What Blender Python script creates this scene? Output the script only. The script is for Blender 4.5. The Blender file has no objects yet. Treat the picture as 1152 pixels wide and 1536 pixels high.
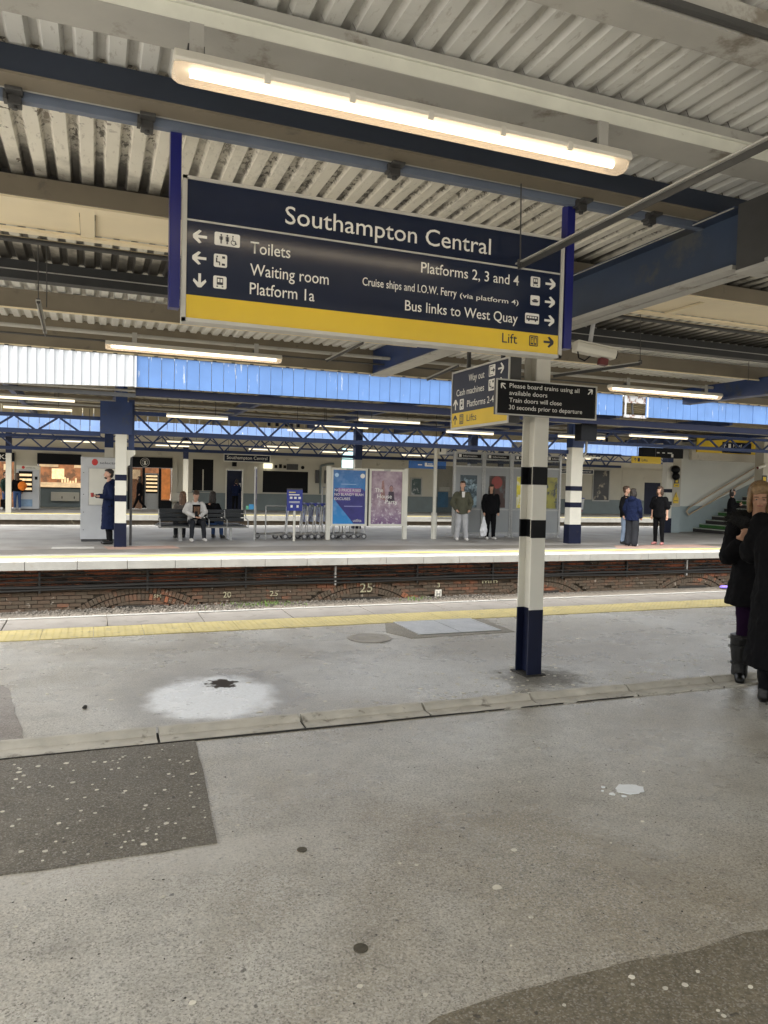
import bpy, bmesh, math, random
from mathutils import Vector, Matrix, noise as mnoise
R = math.radians
sc = bpy.context.scene
rnd = random.Random(7)

# ------------------------------------------------------------------ camera
cam_d = bpy.data.cameras.new('camera')
cam = bpy.data.objects.new('camera', cam_d)
sc.collection.objects.link(cam)
YAW, PIT, ROL = R(21.3), R(-2.15), R(1.37)
fw = Vector((math.sin(YAW) * math.cos(PIT), math.cos(YAW) * math.cos(PIT), math.sin(PIT)))
rt = Vector((math.cos(YAW), -math.sin(YAW), 0)); up = rt.cross(fw)
rt2 = rt * math.cos(ROL) + up * math.sin(ROL); up2 = up * math.cos(ROL) - rt * math.sin(ROL)
M = Matrix((rt2, up2, -fw)).transposed().to_4x4()
cam.matrix_world = Matrix.Translation((0, 0, 1.64)) @ M
cam_d.sensor_fit = 'VERTICAL'; cam_d.sensor_height = 36; cam_d.lens = 36 * 1115 / 1536
cam_d.clip_start = .05; cam_d.clip_end = 500
sc.camera = cam
# ------------------------------------------------------------------ world, sun, exposure
w = bpy.data.worlds.new('World'); sc.world = w; w.use_nodes = True
nt = w.node_tree; bg = nt.nodes['Background']
sky = nt.nodes.new('ShaderNodeTexSky'); sky.sky_type = 'NISHITA'; sky.sun_disc = False
sky.sun_elevation = R(62); sky.sun_rotation = R(-80); sky.air_density = 1.2; sky.dust_density = 6; sky.ozone_density = 1
hs = nt.nodes.new('ShaderNodeHueSaturation'); hs.inputs['Saturation'].default_value = .22
wm = nt.nodes.new('ShaderNodeMix'); wm.data_type = 'RGBA'; wm.blend_type = 'MULTIPLY'; wm.inputs[0].default_value = 1; wm.inputs[7].default_value = (1, .995, .965, 1)
nt.links.new(sky.outputs[0], hs.inputs['Color']); nt.links.new(hs.outputs[0], wm.inputs[6]); nt.links.new(wm.outputs[2], bg.inputs[0])
bg.inputs[1].default_value = .15
sun_d = bpy.data.lights.new('sun', 'SUN'); sun_d.energy = 1.2; sun_d.angle = R(60); sun_d.color = (1, .96, .9)
sun = bpy.data.objects.new('sun', sun_d); sc.collection.objects.link(sun)
sun.rotation_euler = (R(20), R(-22), 0); sun.location = (0, 20, 30)
sc.view_settings.view_transform = 'Standard'; sc.view_settings.look = 'None'
sc.view_settings.exposure = 2.18; sc.view_settings.gamma = 1; sc.view_settings.use_curve_mapping = False
sc.cycles.max_bounces = 10; sc.cycles.diffuse_bounces = 6; sc.cycles.transparent_max_bounces = 8
sc.cycles.use_denoising = True
sc.cycles.sample_clamp_indirect = 6

# ------------------------------------------------------------------ materials
def mat(name, col, rough=.6, var=.12, scale=6., bump=.0, bscale=60., metal=0., dirt=None, dscale=1.5, dthr=.55, spec=None, coat=0, emis=None, emis_s=0, streak=None, island=0., dirt_soft=.1):
    m = bpy.data.materials.new(name); m.use_nodes = True; n = m.node_tree.nodes; l = m.node_tree.links
    b = n['Principled BSDF']; b.inputs['Roughness'].default_value = rough; b.inputs['Metallic'].default_value = metal
    if spec is not None: b.inputs['Specular IOR Level'].default_value = spec
    tc = n.new('ShaderNodeTexCoord'); geo = n.new('ShaderNodeNewGeometry')
    nz = n.new('ShaderNodeTexNoise'); nz.inputs['Scale'].default_value = scale; nz.inputs['Detail'].default_value = 6
    l.new(geo.outputs['Position'], nz.inputs['Vector'])
    mr = n.new('ShaderNodeMapRange'); mr.inputs[1].default_value = .25; mr.inputs[2].default_value = .75
    mr.inputs[3].default_value = 1 - var; mr.inputs[4].default_value = 1 + var
    l.new(nz.outputs[0], mr.inputs[0])
    mx = n.new('ShaderNodeMix'); mx.data_type = 'RGBA'; mx.blend_type = 'MULTIPLY'; mx.inputs[0].default_value = 1
    mx.inputs[6].default_value = (*col, 1); l.new(mr.outputs[0], mx.inputs[7])
    out = mx.outputs[2]
    if island:
        hv = n.new('ShaderNodeHueSaturation')
        m2 = n.new('ShaderNodeMapRange'); m2.inputs[3].default_value = 1 - island; m2.inputs[4].default_value = 1 + island
        l.new(geo.outputs['Random Per Island'], m2.inputs[0]); l.new(m2.outputs[0], hv.inputs['Value']); l.new(out, hv.inputs['Color']); out = hv.outputs[0]
    if dirt:
        n2 = n.new('ShaderNodeTexNoise'); n2.inputs['Scale'].default_value = dscale; n2.inputs['Detail'].default_value = 9; n2.inputs['Roughness'].default_value = .65
        if streak:
            mp = n.new('ShaderNodeMapping'); mp.inputs['Scale'].default_value = streak
            l.new(geo.outputs['Position'], mp.inputs[0]); l.new(mp.outputs[0], n2.inputs['Vector'])
        else: l.new(geo.outputs['Position'], n2.inputs['Vector'])
        r2 = n.new('ShaderNodeMapRange'); r2.inputs[1].default_value = dthr; r2.inputs[2].default_value = dthr + dirt_soft
        l.new(n2.outputs[0], r2.inputs[0])
        m3 = n.new('ShaderNodeMix'); m3.data_type = 'RGBA'; l.new(r2.outputs[0], m3.inputs[0]); l.new(out, m3.inputs[6]); m3.inputs[7].default_value = (*dirt, 1)
        out = m3.outputs[2]
    l.new(out, b.inputs['Base Color'])
    if bump:
        n4 = n.new('ShaderNodeTexNoise'); n4.inputs['Scale'].default_value = bscale; n4.inputs['Detail'].default_value = 4
        l.new(geo.outputs['Position'], n4.inputs['Vector'])
        bp = n.new('ShaderNodeBump'); bp.inputs['Strength'].default_value = bump; bp.inputs['Distance'].default_value = .01
        l.new(n4.outputs[0], bp.inputs['Height']); l.new(bp.outputs[0], b.inputs['Normal'])
    if emis: b.inputs['Emission Color'].default_value = (*emis, 1); b.inputs['Emission Strength'].default_value = emis_s
    return m

class NB:  # small node builder for the special materials
    def __init__(s, name):
        s.m = bpy.data.materials.new(name); s.m.use_nodes = True; s.n = s.m.node_tree.nodes; s.l = s.m.node_tree.links; s.b = s.n['Principled BSDF']
        s.pos = s.n.new('ShaderNodeNewGeometry').outputs['Position']
    def noise(s, scale, det=5, rough=.5, vec=None, dist=0):
        t = s.n.new('ShaderNodeTexNoise'); t.inputs['Scale'].default_value = scale; t.inputs['Detail'].default_value = det; t.inputs['Roughness'].default_value = rough; t.inputs['Distortion'].default_value = dist
        s.l.new(vec or s.pos, t.inputs['Vector']); return t.outputs[0]
    def voro(s, scale, vec=None, feat='F1'):
        t = s.n.new('ShaderNodeTexVoronoi'); t.inputs['Scale'].default_value = scale; t.feature = feat; s.l.new(vec or s.pos, t.inputs['Vector']); return t
    def mapr(s, v, a, b, c=0, d=1, smooth=False):
        t = s.n.new('ShaderNodeMapRange'); t.interpolation_type = 'SMOOTHSTEP' if smooth else 'LINEAR'
        for i, q in enumerate((a, b, c, d)): t.inputs[i + 1].default_value = q
        s.l.new(v, t.inputs[0]); return t.outputs[0]
    def mix(s, f, a, b, blend='MIX'):
        t = s.n.new('ShaderNodeMix'); t.data_type = 'RGBA'; t.blend_type = blend
        for i, q in ((0, f), (6, a), (7, b)):
            if isinstance(q, (int, float)): t.inputs[i].default_value = q if i == 0 else (q, q, q, 1)
            elif isinstance(q, tuple): t.inputs[i].default_value = (*q, 1)
            else: s.l.new(q, t.inputs[i])
        return t.outputs[2]
    def math(s, op, a, b=0, c=0):
        t = s.n.new('ShaderNodeMath'); t.operation = op
        for i, q in enumerate((a, b, c)):
            if isinstance(q, (int, float)): t.inputs[i].default_value = q
            else: s.l.new(q, t.inputs[i])
        return t.outputs[0]
    def mapping(s, loc=(0, 0, 0), scale=(1, 1, 1), rot=(0, 0, 0), vec=None):
        t = s.n.new('ShaderNodeMapping'); t.inputs[1].default_value = loc; t.inputs[2].default_value = rot; t.inputs[3].default_value = scale
        s.l.new(vec or s.pos, t.inputs[0]); return t.outputs[0]
    def xyz(s, vec=None):
        t = s.n.new('ShaderNodeSeparateXYZ'); s.l.new(vec or s.pos, t.inputs[0]); return t.outputs
    def length(s, vec):
        t = s.n.new('ShaderNodeVectorMath'); t.operation = 'LENGTH'; s.l.new(vec, t.inputs[0]); return t.outputs['Value']
    def bump(s, h, st=.5, d=.01):
        t = s.n.new('ShaderNodeBump'); t.inputs['Strength'].default_value = st; t.inputs['Distance'].default_value = d; s.l.new(h, t.inputs['Height']); s.l.new(t.outputs[0], s.b.inputs['Normal'])
    def col(s, c):
        if isinstance(c, tuple): s.b.inputs['Base Color'].default_value = (*c, 1)
        else: s.l.new(c, s.b.inputs['Base Color'])
    def rough(s, r):
        if isinstance(r, float): s.b.inputs['Roughness'].default_value = r
        else: s.l.new(r, s.b.inputs['Roughness'])

def asphalt(name, dark, light, marks=False, r0=.42, r1=.62, agg=.25):
    a = NB(name)
    big = a.mapr(a.noise(.55, 4, .55, dist=.6), .35, .65)
    med = a.mapr(a.noise(7, 7, .7), .3, .7)
    fine = a.mapr(a.noise(75, 5, .75), .34, .66)
    c = a.mix(big, dark, light)
    c = a.mix(.35, c, a.mix(med, (.5, .5, .5), (1.4, 1.4, 1.4)), 'MULTIPLY')
    c = a.mix(.62, c, a.mix(fine, (.36, .35, .33), (1.62, 1.62, 1.62)), 'MULTIPLY')
    v = a.voro(165)
    vv = a.n.new('ShaderNodeSeparateColor'); a.l.new(v.outputs['Color'], vv.inputs[0])
    c = a.mix(a.mapr(vv.outputs[0], .72, .9, 0, agg), c, (.58, .56, .52))
    c = a.mix(a.mapr(vv.outputs[1], .80, .92, 0, agg * 1.3), c, (.07, .062, .05))
    c = a.mix(a.mapr(a.noise(2.6, 7, .75, a.mapping(scale=(1, 2.2, 1))), .52, .70, 0, .32), c, (.12, .108, .09))       # pale aggregate chips
    sp = a.mapr(a.noise(22, 2, .5), .70, .73)
    c = a.mix(a.math('MULTIPLY', sp, .7), c, (.03, .028, .024))                          # dark tar specks
    if marks:
        # dried white salt stain, its brown hole, and the wet ring beside it
        wob = a.noise(3.2, 4, .6)
        q = a.mapping(loc=(-.85 / .5, -5.66 / .62, 0), scale=(1 / .5, 1 / .62, 0))
        r = a.math('ADD', a.length(q), a.math('MULTIPLY', a.math('SUBTRACT', wob, .5), .75))
        c = a.mix(a.mapr(r, 1.1, 1.7, .35, 0, True), c, (.14, .12, .10))
        edge = a.mapr(r, .72, 1.10, 1, 0, True)
        st = a.mapr(a.noise(40, 5, .7), .2, .6, .6, 1.)
        c = a.mix(a.math('MULTIPLY', edge, st), c, (.86, .88, .90))
        q2 = a.mapping(loc=(-.97 / .15, -6.0 / .17, 0), scale=(1 / .15, 1 / .17, 0))
        r2 = a.math('ADD', a.length(q2), a.math('MULTIPLY', a.math('SUBTRACT', a.noise(14, 4), .5), 1.9))
        c = a.mix(a.mapr(r2, .55, .95, .97, 0, True), c, (.03, .02, .014))
        # grime round the foot of the column
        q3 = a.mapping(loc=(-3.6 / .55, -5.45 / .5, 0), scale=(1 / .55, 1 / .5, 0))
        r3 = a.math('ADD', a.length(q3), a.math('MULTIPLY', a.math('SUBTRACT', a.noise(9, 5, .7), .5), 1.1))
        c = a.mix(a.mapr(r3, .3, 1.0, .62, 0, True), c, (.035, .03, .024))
        # pale gritty strip along the dark repair
        y = a.xyz()
        band = a.math('MULTIPLY', a.mapr(y[1], 3.02, 3.26, 0, 1, True), a.mapr(y[1], 3.33, 3.42, 1, 0, True))
        band = a.math('MULTIPLY', band, a.mapr(y[0], .55, 1.3, .75, 0, True))
        c = a.mix(a.math('MULTIPLY', band, a.mapr(a.noise(60, 3), .35, .6, .2, 1)), c, (.50, .47, .42))
    a.col(c)
    if marks:   # the stain's hole and the grime are matt
        mt_ = a.math('MAXIMUM', a.mapr(r2, .55, .95, 1, 0, True), a.mapr(r3, .3, 1.0, .6, 0, True)); ro = a.math('ADD', a.mapr(a.noise(1.3, 5, .6), .3, .7, r0, r1), a.math('MULTIPLY', mt_, .6)); a.rough(ro)
        a.l.new(a.mapr(mt_, 0, 1, .6, .1), a.b.inputs['Specular IOR Level'])
    else: a.rough(a.mapr(a.noise(1.3, 5, .6), .3, .7, r0, r1))
    a.bump(a.math('ADD', a.noise(160, 3, .7), a.math('MULTIPLY', a.noise(18, 3), .6)), .32, .005)
    a.b.inputs['Specular IOR Level'].default_value = .6 if marks else .4
    return a.m

m_asph = asphalt('platform_asphalt', (.29, .252, .188), (.50, .485, .445), True, .20, .38, .42)
m_asph_dark = asphalt('dark_asphalt', (.115, .10, .076), (.15, .135, .108), r0=.55, r1=.7)
m_asph_low = asphalt('old_asphalt', (.15, .128, .088), (.195, .17, .125), r0=.5, r1=.65)
m_asph_new = asphalt('reddish_asphalt', (.22, .19, .17), (.30, .27, .24))
m_isl = mat('island_asphalt', (.26, .25, .235), .55, .25, 1.2, .25, 40, dirt=(.16, .14, .12), dscale=.5, dthr=.5, dirt_soft=.2)
m_stone = mat('coping_stone', (.27, .245, .215), .7, .16, 3, .3, 90, dirt=(.19, .17, .145), dscale=5, dthr=.55)
m_kerb = mat('kerb_stone', (.48, .455, .40), .7, .2, 6, .4, 60, dirt=(.20, .18, .15), dscale=9, dthr=.58)
m_lip = mat('weathered_concrete', (.31, .305, .28), .75, .12, 4, .3, 50, dirt=(.28, .26, .22), dscale=6, dthr=.58)
m_tact = mat('yellow_tactile_paint', (.50, .41, .155), .6, .14, 5, .1, 80, dirt=(.33, .28, .14), dscale=9, dthr=.56)
m_yline = mat('yellow_line_paint', (.52, .43, .11), .6, .1, 5, dirt=(.4, .33, .2), dscale=14, dthr=.6)
m_wline = mat('white_line_paint', (.42, .41, .38), .6, .1, 5, dirt=(.4, .38, .33), dscale=12, dthr=.58)
m_navy = mat('navy_paint', (.005, .008, .028), .5, .2, 4, spec=.25, dirt=(.02, .02, .03), dscale=6, dthr=.62)
m_black = mat('black_paint', (.003, .0035, .005), .5, .1, 6, spec=.2)
m_white = mat('cream_white_paint', (.66, .64, .56), .42, .07, 3, dirt=(.34, .29, .2), dscale=5, dthr=.68, streak=(3, 3, .6))
m_cream = mat('cream_roof_paint', (.62, .57, .45), .55, .08, 2.5, dirt=(.13, .11, .08), dscale=9, dthr=.64, streak=(1, .45, 1))
m_brown = mat('brown_grey_beam', (.17, .145, .105), .6, .15, 3, dirt=(.1, .09, .07), dscale=5, dthr=.6)
m_greyb = mat('grey_beam_paint', (.38, .375, .35), .55, .12, 3, dirt=(.2, .18, .15), dscale=4, dthr=.58)
m_litface = mat('lit_beam_face', (.68, .69, .62), .5, .08, 8, dirt=(.4, .38, .3), dscale=24, dthr=.66)
m_soff = mat('soffit_panel', (.78, .68, .48), .6, .07, 1.5, dirt=(.4, .34, .24), dscale=3, dthr=.66)
m_dkbeam = mat('sooty_beam', (.028, .03, .032), .6, .3, 4)
m_beamblue = mat('beam_blue', (.012, .032, .115), .42, .2, 2.5, dirt=(.03, .04, .07), dscale=4, dthr=.56)
m_strip = mat('light_blue_channel', (.13, .16, .22), .5, .15, 5)
m_royal = mat('royal_blue_post', (.010, .013, .135), .3, .1, 4)
m_signface = mat('sign_navy_face', (.012, .018, .042), .13, .1, 2, spec=.5)
m_signframe = mat('sign_grey_frame', (.50, .49, .45), .4, .1, 5)
m_signyel = mat('sign_yellow_face', (.72, .50, .035), .2, .06, 3)
m_letter = mat('white_lettering', (.78, .77, .72), .5, .02, 3)
m_lettnavy = mat('dark_lettering', (.02, .02, .03), .5, .02, 3)
m_colpaint = mat('column_paint', (.66, .645, .58), .42, .06, 3, dirt=(.12, .075, .04), dscale=26, dthr=.70, dirt_soft=.02)
m_beamgrey = mat('hazed_blue_beam', (.026, .044, .085), .5, .25, 2, dirt=(.06, .065, .07), dscale=3, dthr=.56)  # beam blue greyed so that haze is part of the colour
m_galv = mat('galvanised_steel', (.42, .42, .41), .42, .15, 20, metal=.6)
m_dkgrey = mat('dark_grey_metal', (.05, .05, .05), .5, .2, 8)
m_greycab = mat('light_grey_casing', (.50, .51, .52), .45, .08, 3, dirt=(.3, .3, .3), dscale=5, dthr=.66)
m_dado = mat('grey_green_dado', (.15, .18, .18), .5, .1, 2)
m_wall = mat('station_wall_cream', (.50, .47, .39), .7, .08, 1, dirt=(.32, .3, .24), dscale=1.5, dthr=.62)
m_fwhite = mat('white_fascia', (.50, .52, .54), .5, .06, 3, dirt=(.4, .38, .32), dscale=6, dthr=.68, streak=(3, 3, .5))
m_fblue = mat('blue_fascia', (.10, .205, .45), .5, .1, 2.5, dirt=(.46, .50, .56), dscale=2.2, dthr=.635, streak=(7, 1, .8), dirt_soft=.015)
m_fblue2 = mat('far_blue_fascia', (.17, .27, .50), .5, .15, 1.5, dirt=(.7, .72, .76), dscale=2, dthr=.66, streak=(5, 1, .9), dirt_soft=.02)
m_fpeel = mat('peeling_fascia', (.5, .5, .5), .7, .1, 5, dirt=(.16, .07, .04), dscale=9, dthr=.5)
m_undercream = mat('canopy_underside', (.48, .42, .28), .6, .12, 2, dirt=(.2, .16, .1), dscale=3, dthr=.6)
m_cable = mat('black_cable', (.012, .011, .01), .5, .2, 8)
m_ballast = mat('ballast_stone', (.125, .11, .092), .85, .3, 9, .3, 60, island=.45)
m_trackbed = mat('trackbed', (.12, .105, .085), .9, .3, 8, .5, 40)
m_grime_shade = mat('grime_and_shade', (.02, .018, .015), .8, .3, 5)
m_gum = mat('chewing_gum', (.56, .53, .45), .7, .1, 20, island=.25)
m_soot = mat('soot_spot', (.03, .028, .025), .8, .1, 10)
m_snow = mat('white_splash', (.82, .84, .86), .5, .05, 30, .3, 80)

def brickmat():
    a = NB('brick'); g = a.n.new('ShaderNodeNewGeometry'); rp = g.outputs['Random Per Island']; oi = a.n.new('ShaderNodeObjectInfo')
    rr = a.math('FRACT', a.math('ADD', rp, oi.outputs['Random']))
    cr = a.n.new('ShaderNodeValToRGB'); a.l.new(rr, cr.inputs[0]); e = cr.color_ramp.elements
    e[0].position = 0; e[0].color = (.07, .045, .03, 1); e[1].position = 1; e[1].color = (.38, .13, .06, 1)
    for p, c in ((.3, (.13, .08, .048, 1)), (.55, (.17, .085, .048, 1)), (.8, (.25, .10, .052, 1))):
        x = e.new(p); x.color = c
    c = cr.outputs[0]
    c = a.mix(a.mapr(a.noise(.8, 5, .65, a.mapping(scale=(1, 1, 2.6))), .50, .66, .88, 0), c, (.085, .066, .045))  # brown algae areas
    z = a.xyz()[2]; hi = a.mapr(z, -.62, -.5, 0, 1)                                   # the courses under the coping stay rusty and sooty
    c = a.mix(a.math('MULTIPLY', hi, a.mapr(a.noise(1.6, 5, .7, a.mapping(scale=(1, 1, 5))), .44, .56)), c, (.30, .085, .035))
    c = a.mix(a.math('MULTIPLY', hi, a.mapr(a.noise(2.3, 5, .7, a.mapping(loc=(5, 0, 2), scale=(1, 1, 6))), .50, .58, 0, .95)), c, (.012, .01, .009))
    c = a.mix(a.math('MULTIPLY', a.mapr(z, -.6, -.66, 0, 1), a.mapr(a.noise(.9, 5, .7, a.mapping(loc=(3, 0, 0), scale=(1, 1, 2))), .60, .66, 0, .8)), c, (.30, .10, .045))
    c = a.mix(a.mapr(a.noise(30, 4, .7), .35, .7, 0, .5), c, (.05, .04, .03))
    c = a.mix(a.mapr(a.noise(9, 3, .6), .67, .7, 0, .7), c, (.38, .33, .27))
    a.col(c); a.rough(.9); a.bump(a.noise(70, 4), .6, .008); return a.m
m_brick = brickmat()
m_mortar = mat('mortar', (.085, .068, .05), .9, .35, 5, dirt=(.3, .27, .2), dscale=4, dthr=.6)

def lampmats():
    t = mat('fluorescent_tube', (1, .9, .7), .5, 0, 1, emis=(1, .86, .64), emis_s=3.0)
    d = bpy.data.materials.new('lamp_diffuser'); d.use_nodes = True; n = d.node_tree.nodes; l = d.node_tree.links; b = n['Principled BSDF']
    b.inputs['Base Color'].default_value = (.30, .24, .18, 1); b.inputs['Roughness'].default_value = .25
    b.inputs['Emission Color'].default_value = (1, .78, .52, 1); b.inputs['Emission Strength'].default_value = .115
    tr = n.new('ShaderNodeBsdfTransparent'); mx = n.new('ShaderNodeMixShader'); mx.inputs[0].default_value = .62
    l.new(tr.outputs[0], mx.inputs[1]); l.new(b.outputs[0], mx.inputs[2]); l.new(mx.outputs[0], n['Material Output'].inputs[0])
    return t, d
m_tube, m_diff = lampmats()
m_farlamp = mat('far_lamp_diffuser', (.9, .85, .7), .4, 0, 1, emis=(1, .84, .58), emis_s=.32)
def glassmat(name, col, alpha, rough=.08):
    m = bpy.data.materials.new(name); m.use_nodes = True; n = m.node_tree.nodes; l = m.node_tree.links; b = n['Principled BSDF']
    b.inputs['Base Color'].default_value = (*col, 1); b.inputs['Roughness'].default_value = rough
    tr = n.new('ShaderNodeBsdfTransparent'); mx = n.new('ShaderNodeMixShader'); mx.inputs[0].default_value = alpha
    l.new(tr.outputs[0], mx.inputs[1]); l.new(b.outputs[0], mx.inputs[2]); l.new(mx.outputs[0], n['Material Output'].inputs[0]); return m
m_glass = glassmat('window_glass', (.05, .06, .06), .35)
m_cyan = mat('cyan_daylight_glow', (.5, .85, .9), .3, .05, 2, emis=(.55, .9, .95), emis_s=.45)  # weak glow stands in for daylight through a gap in the wall

# ------------------------------------------------------------------ mesh helpers
class MB:
    def __init__(s): s.v = []; s.f = []
    def add(s, vs, fs):
        o = len(s.v); s.v += [tuple(v) for v in vs]; s.f += [tuple(i + o for i in f) for f in fs]; return s
    def box(s, x0, x1, y0, y1, z0, z1):
        return s.add([(x0, y0, z0), (x1, y0, z0), (x1, y1, z0), (x0, y1, z0), (x0, y0, z1), (x1, y0, z1), (x1, y1, z1), (x0, y1, z1)],
                     [(0, 3, 2, 1), (4, 5, 6, 7), (0, 1, 5, 4), (1, 2, 6, 5), (2, 3, 7, 6), (3, 0, 4, 7)])
    def cyl(s, p0, p1, r0, r1=None, n=10, cap=True):
        r1 = r0 if r1 is None else r1; p0 = Vector(p0); p1 = Vector(p1); d = (p1 - p0).normalized()
        a = d.orthogonal().normalized(); b = d.cross(a); vs = []
        for p, r in ((p0, r0), (p1, r1)):
            vs += [p + (a * math.cos(2 * math.pi * i / n) + b * math.sin(2 * math.pi * i / n)) * r for i in range(n)]
        fs = [(i, (i + 1) % n, n + (i + 1) % n, n + i) for i in range(n)]
        if cap: fs += [tuple(range(n - 1, -1, -1)), tuple(range(n, 2 * n))]
        return s.add(vs, fs)
    def path(s, pts, r, n=8):
        for a, b in zip(pts[:-1], pts[1:]): s.cyl(a, b, r, n=n)
        return s
    def bar(s, p0, p1, w, h):   # rectangular bar between two points
        p0 = Vector(p0); p1 = Vector(p1); d = (p1 - p0).normalized()
        upv = Vector((0, 0, 1)) if abs(d.z) < .95 else Vector((0, 1, 0))
        a = d.cross(upv).normalized() * w / 2; b = a.cross(d).normalized() * h / 2
        vs = [p + q for p in (p0, p1) for q in (-a - b, a - b, a + b, -a + b)]
        return s.add(vs, [(0, 1, 2, 3), (7, 6, 5, 4), (0, 4, 5, 1), (1, 5, 6, 2), (2, 6, 7, 3), (3, 7, 4, 0)])
    def prism(s, pts, y0, y1):  # polygon in xz, extruded along y
        n = len(pts); vs = [(x, y0, z) for x, z in pts] + [(x, y1, z) for x, z in pts]
        return s.add(vs, [tuple(range(n)), tuple(range(2 * n - 1, n - 1, -1))] + [(i, i + n, (i + 1) % n + n, (i + 1) % n) for i in range(n)])
    def prismx(s, pts, x0, x1):  # polygon in yz, extruded along x
        n = len(pts); vs = [(x0, y, z) for y, z in pts] + [(x1, y, z) for y, z in pts]
        return s.add(vs, [tuple(range(n)), tuple(range(2 * n - 1, n - 1, -1))] + [(i, i + n, (i + 1) % n + n, (i + 1) % n) for i in range(n)])
    def sheet(s, pts, z, t=.004):  # flat patch on the ground
        n = len(pts); vs = [(x, y, z - t) for x, y in pts] + [(x, y, z) for x, y in pts]
        return s.add(vs, [tuple(range(n - 1, -1, -1)), tuple(range(n, 2 * n))] + [(i, (i + 1) % n, (i + 1) % n + n, i + n) for i in range(n)])
    def disc(s, c, r, axis, t, n=20):
        c = Vector(c); d = Vector(axis).normalized() * t; return s.cyl(c, c + d, r, n=n)
    def ball(s, c, r, n=8, rings=5):
        c = Vector(c); r = Vector(r) if hasattr(r, '__len__') else Vector((r, r, r)); vs = [c + Vector((0, 0, -r.z))]
        for j in range(1, rings):
            t = -math.pi / 2 + math.pi * j / rings
            vs += [c + Vector((r.x * math.cos(t) * math.cos(2 * math.pi * i / n), r.y * math.cos(t) * math.sin(2 * math.pi * i / n), r.z * math.sin(t))) for i in range(n)]
        vs.append(c + Vector((0, 0, r.z))); fs = [(0, 1 + (i + 1) % n, 1 + i) for i in range(n)]
        for j in range(rings - 2):
            a = 1 + j * n
            fs += [(a + i, a + (i + 1) % n, a + n + (i + 1) % n, a + n + i) for i in range(n)]
        a = 1 + (rings - 2) * n; fs += [(a + i, a + (i + 1) % n, len(vs) - 1) for i in range(n)]
        return s.add(vs, fs)
    def capsule(s, p0, p1, r0, r1, n=10):
        p0 = Vector(p0); p1 = Vector(p1); d = (p1 - p0)
        d = d.normalized() if d.length > 1e-6 else Vector((0, 0, 1))
        a = d.orthogonal().normalized(); b = d.cross(a); prof = []
        for k in range(4): t = math.pi / 2 * k / 4; prof.append((p0 - d * r0 * math.cos(t), r0 * math.sin(t)))
        prof += [(p0, r0), (p1, r1)]
        for k in range(1, 4): t = math.pi / 2 * k / 4; prof.append((p1 + d * r1 * math.sin(t), r1 * math.cos(t)))
        vs = [prof[0][0]]
        for p, r in prof[1:]: vs += [p + (a * math.cos(2 * math.pi * i / n) + b * math.sin(2 * math.pi * i / n)) * r for i in range(n)]
        vs.append(p1 + d * r1); m = len(prof) - 1; fs = [(0, 1 + (i + 1) % n, 1 + i) for i in range(n)]
        for j in range(m - 1):
            q = 1 + j * n; fs += [(q + i, q + (i + 1) % n, q + n + (i + 1) % n, q + n + i) for i in range(n)]
        q = 1 + (m - 1) * n; fs += [(q + i, q + (i + 1) % n, len(vs) - 1) for i in range(n)]
        return s.add(vs, fs)
    def loft(s, secs, n=18):   # secs: (cx, cy, z, rx, ry)
        vs = []
        for cx, cy, z, rx, ry in secs:
            vs += [(cx + rx * math.cos(2 * math.pi * i / n), cy + ry * math.sin(2 * math.pi * i / n), z) for i in range(n)]
        fs = []
        for j in range(len(secs) - 1):
            q = j * n; fs += [(q + i, q + (i + 1) % n, q + n + (i + 1) % n, q + n + i) for i in range(n)]
        q = (len(secs) - 1) * n; fs += [tuple(range(n - 1, -1, -1)), tuple(range(q, q + n))]
        return s.add(vs, fs)
    def mesh(s, name, m, smooth=False, bevel=0):
        me = bpy.data.meshes.new(name); me.from_pydata(s.v, [], s.f); me.materials.append(m)
        bm = bmesh.new(); bm.from_mesh(me); bmesh.ops.recalc_face_normals(bm, faces=bm.faces)
        if bevel: bmesh.ops.bevel(bm, geom=bm.edges[:], offset=bevel, segments=2, affect='EDGES', profile=.6)
        bm.to_mesh(me); bm.free()
        if smooth: me.polygons.foreach_set('use_smooth', [True] * len(me.polygons))
        me.update(); return me
    def build(s, name, m, parent=None, smooth=False, bevel=0, label=None, kind=None):
        return link(name, s.mesh(name, m, smooth, bevel), parent, label=label, kind=kind)

def link(name, me, parent=None, loc=(0, 0, 0), rot=(0, 0, 0), scale=(1, 1, 1), label=None, kind=None):
    o = bpy.data.objects.new(name, me); sc.collection.objects.link(o); o.parent = parent
    o.location = loc; o.rotation_euler = rot; o.scale = scale
    if label: o['label'] = label
    if kind: o['kind'] = kind
    return o
def tag(o, label, cat, group=None):
    o['label'] = label; o['category'] = cat
    if group: o['group'] = group
    return o
def thing(name, label, cat, loc=(0, 0, 0), rz=0, group=None):
    o = bpy.data.objects.new(name, None); sc.collection.objects.link(o); o.location = loc; o.rotation_euler = (0, 0, rz); o.empty_display_size = .1
    return tag(o, label, cat, group)
def copy_tree(o, parent=None):
    kids = list(o.children); c = o.copy(); sc.collection.objects.link(c); c.parent = parent
    for k in kids: copy_tree(k, c)
    return c
def Bx(name, m, parent, x0, x1, y0, y1, z0, z1, bevel=0, **k): return MB().box(x0, x1, y0, y1, z0, z1).build(name, m, parent, bevel=bevel, **k)

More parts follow.
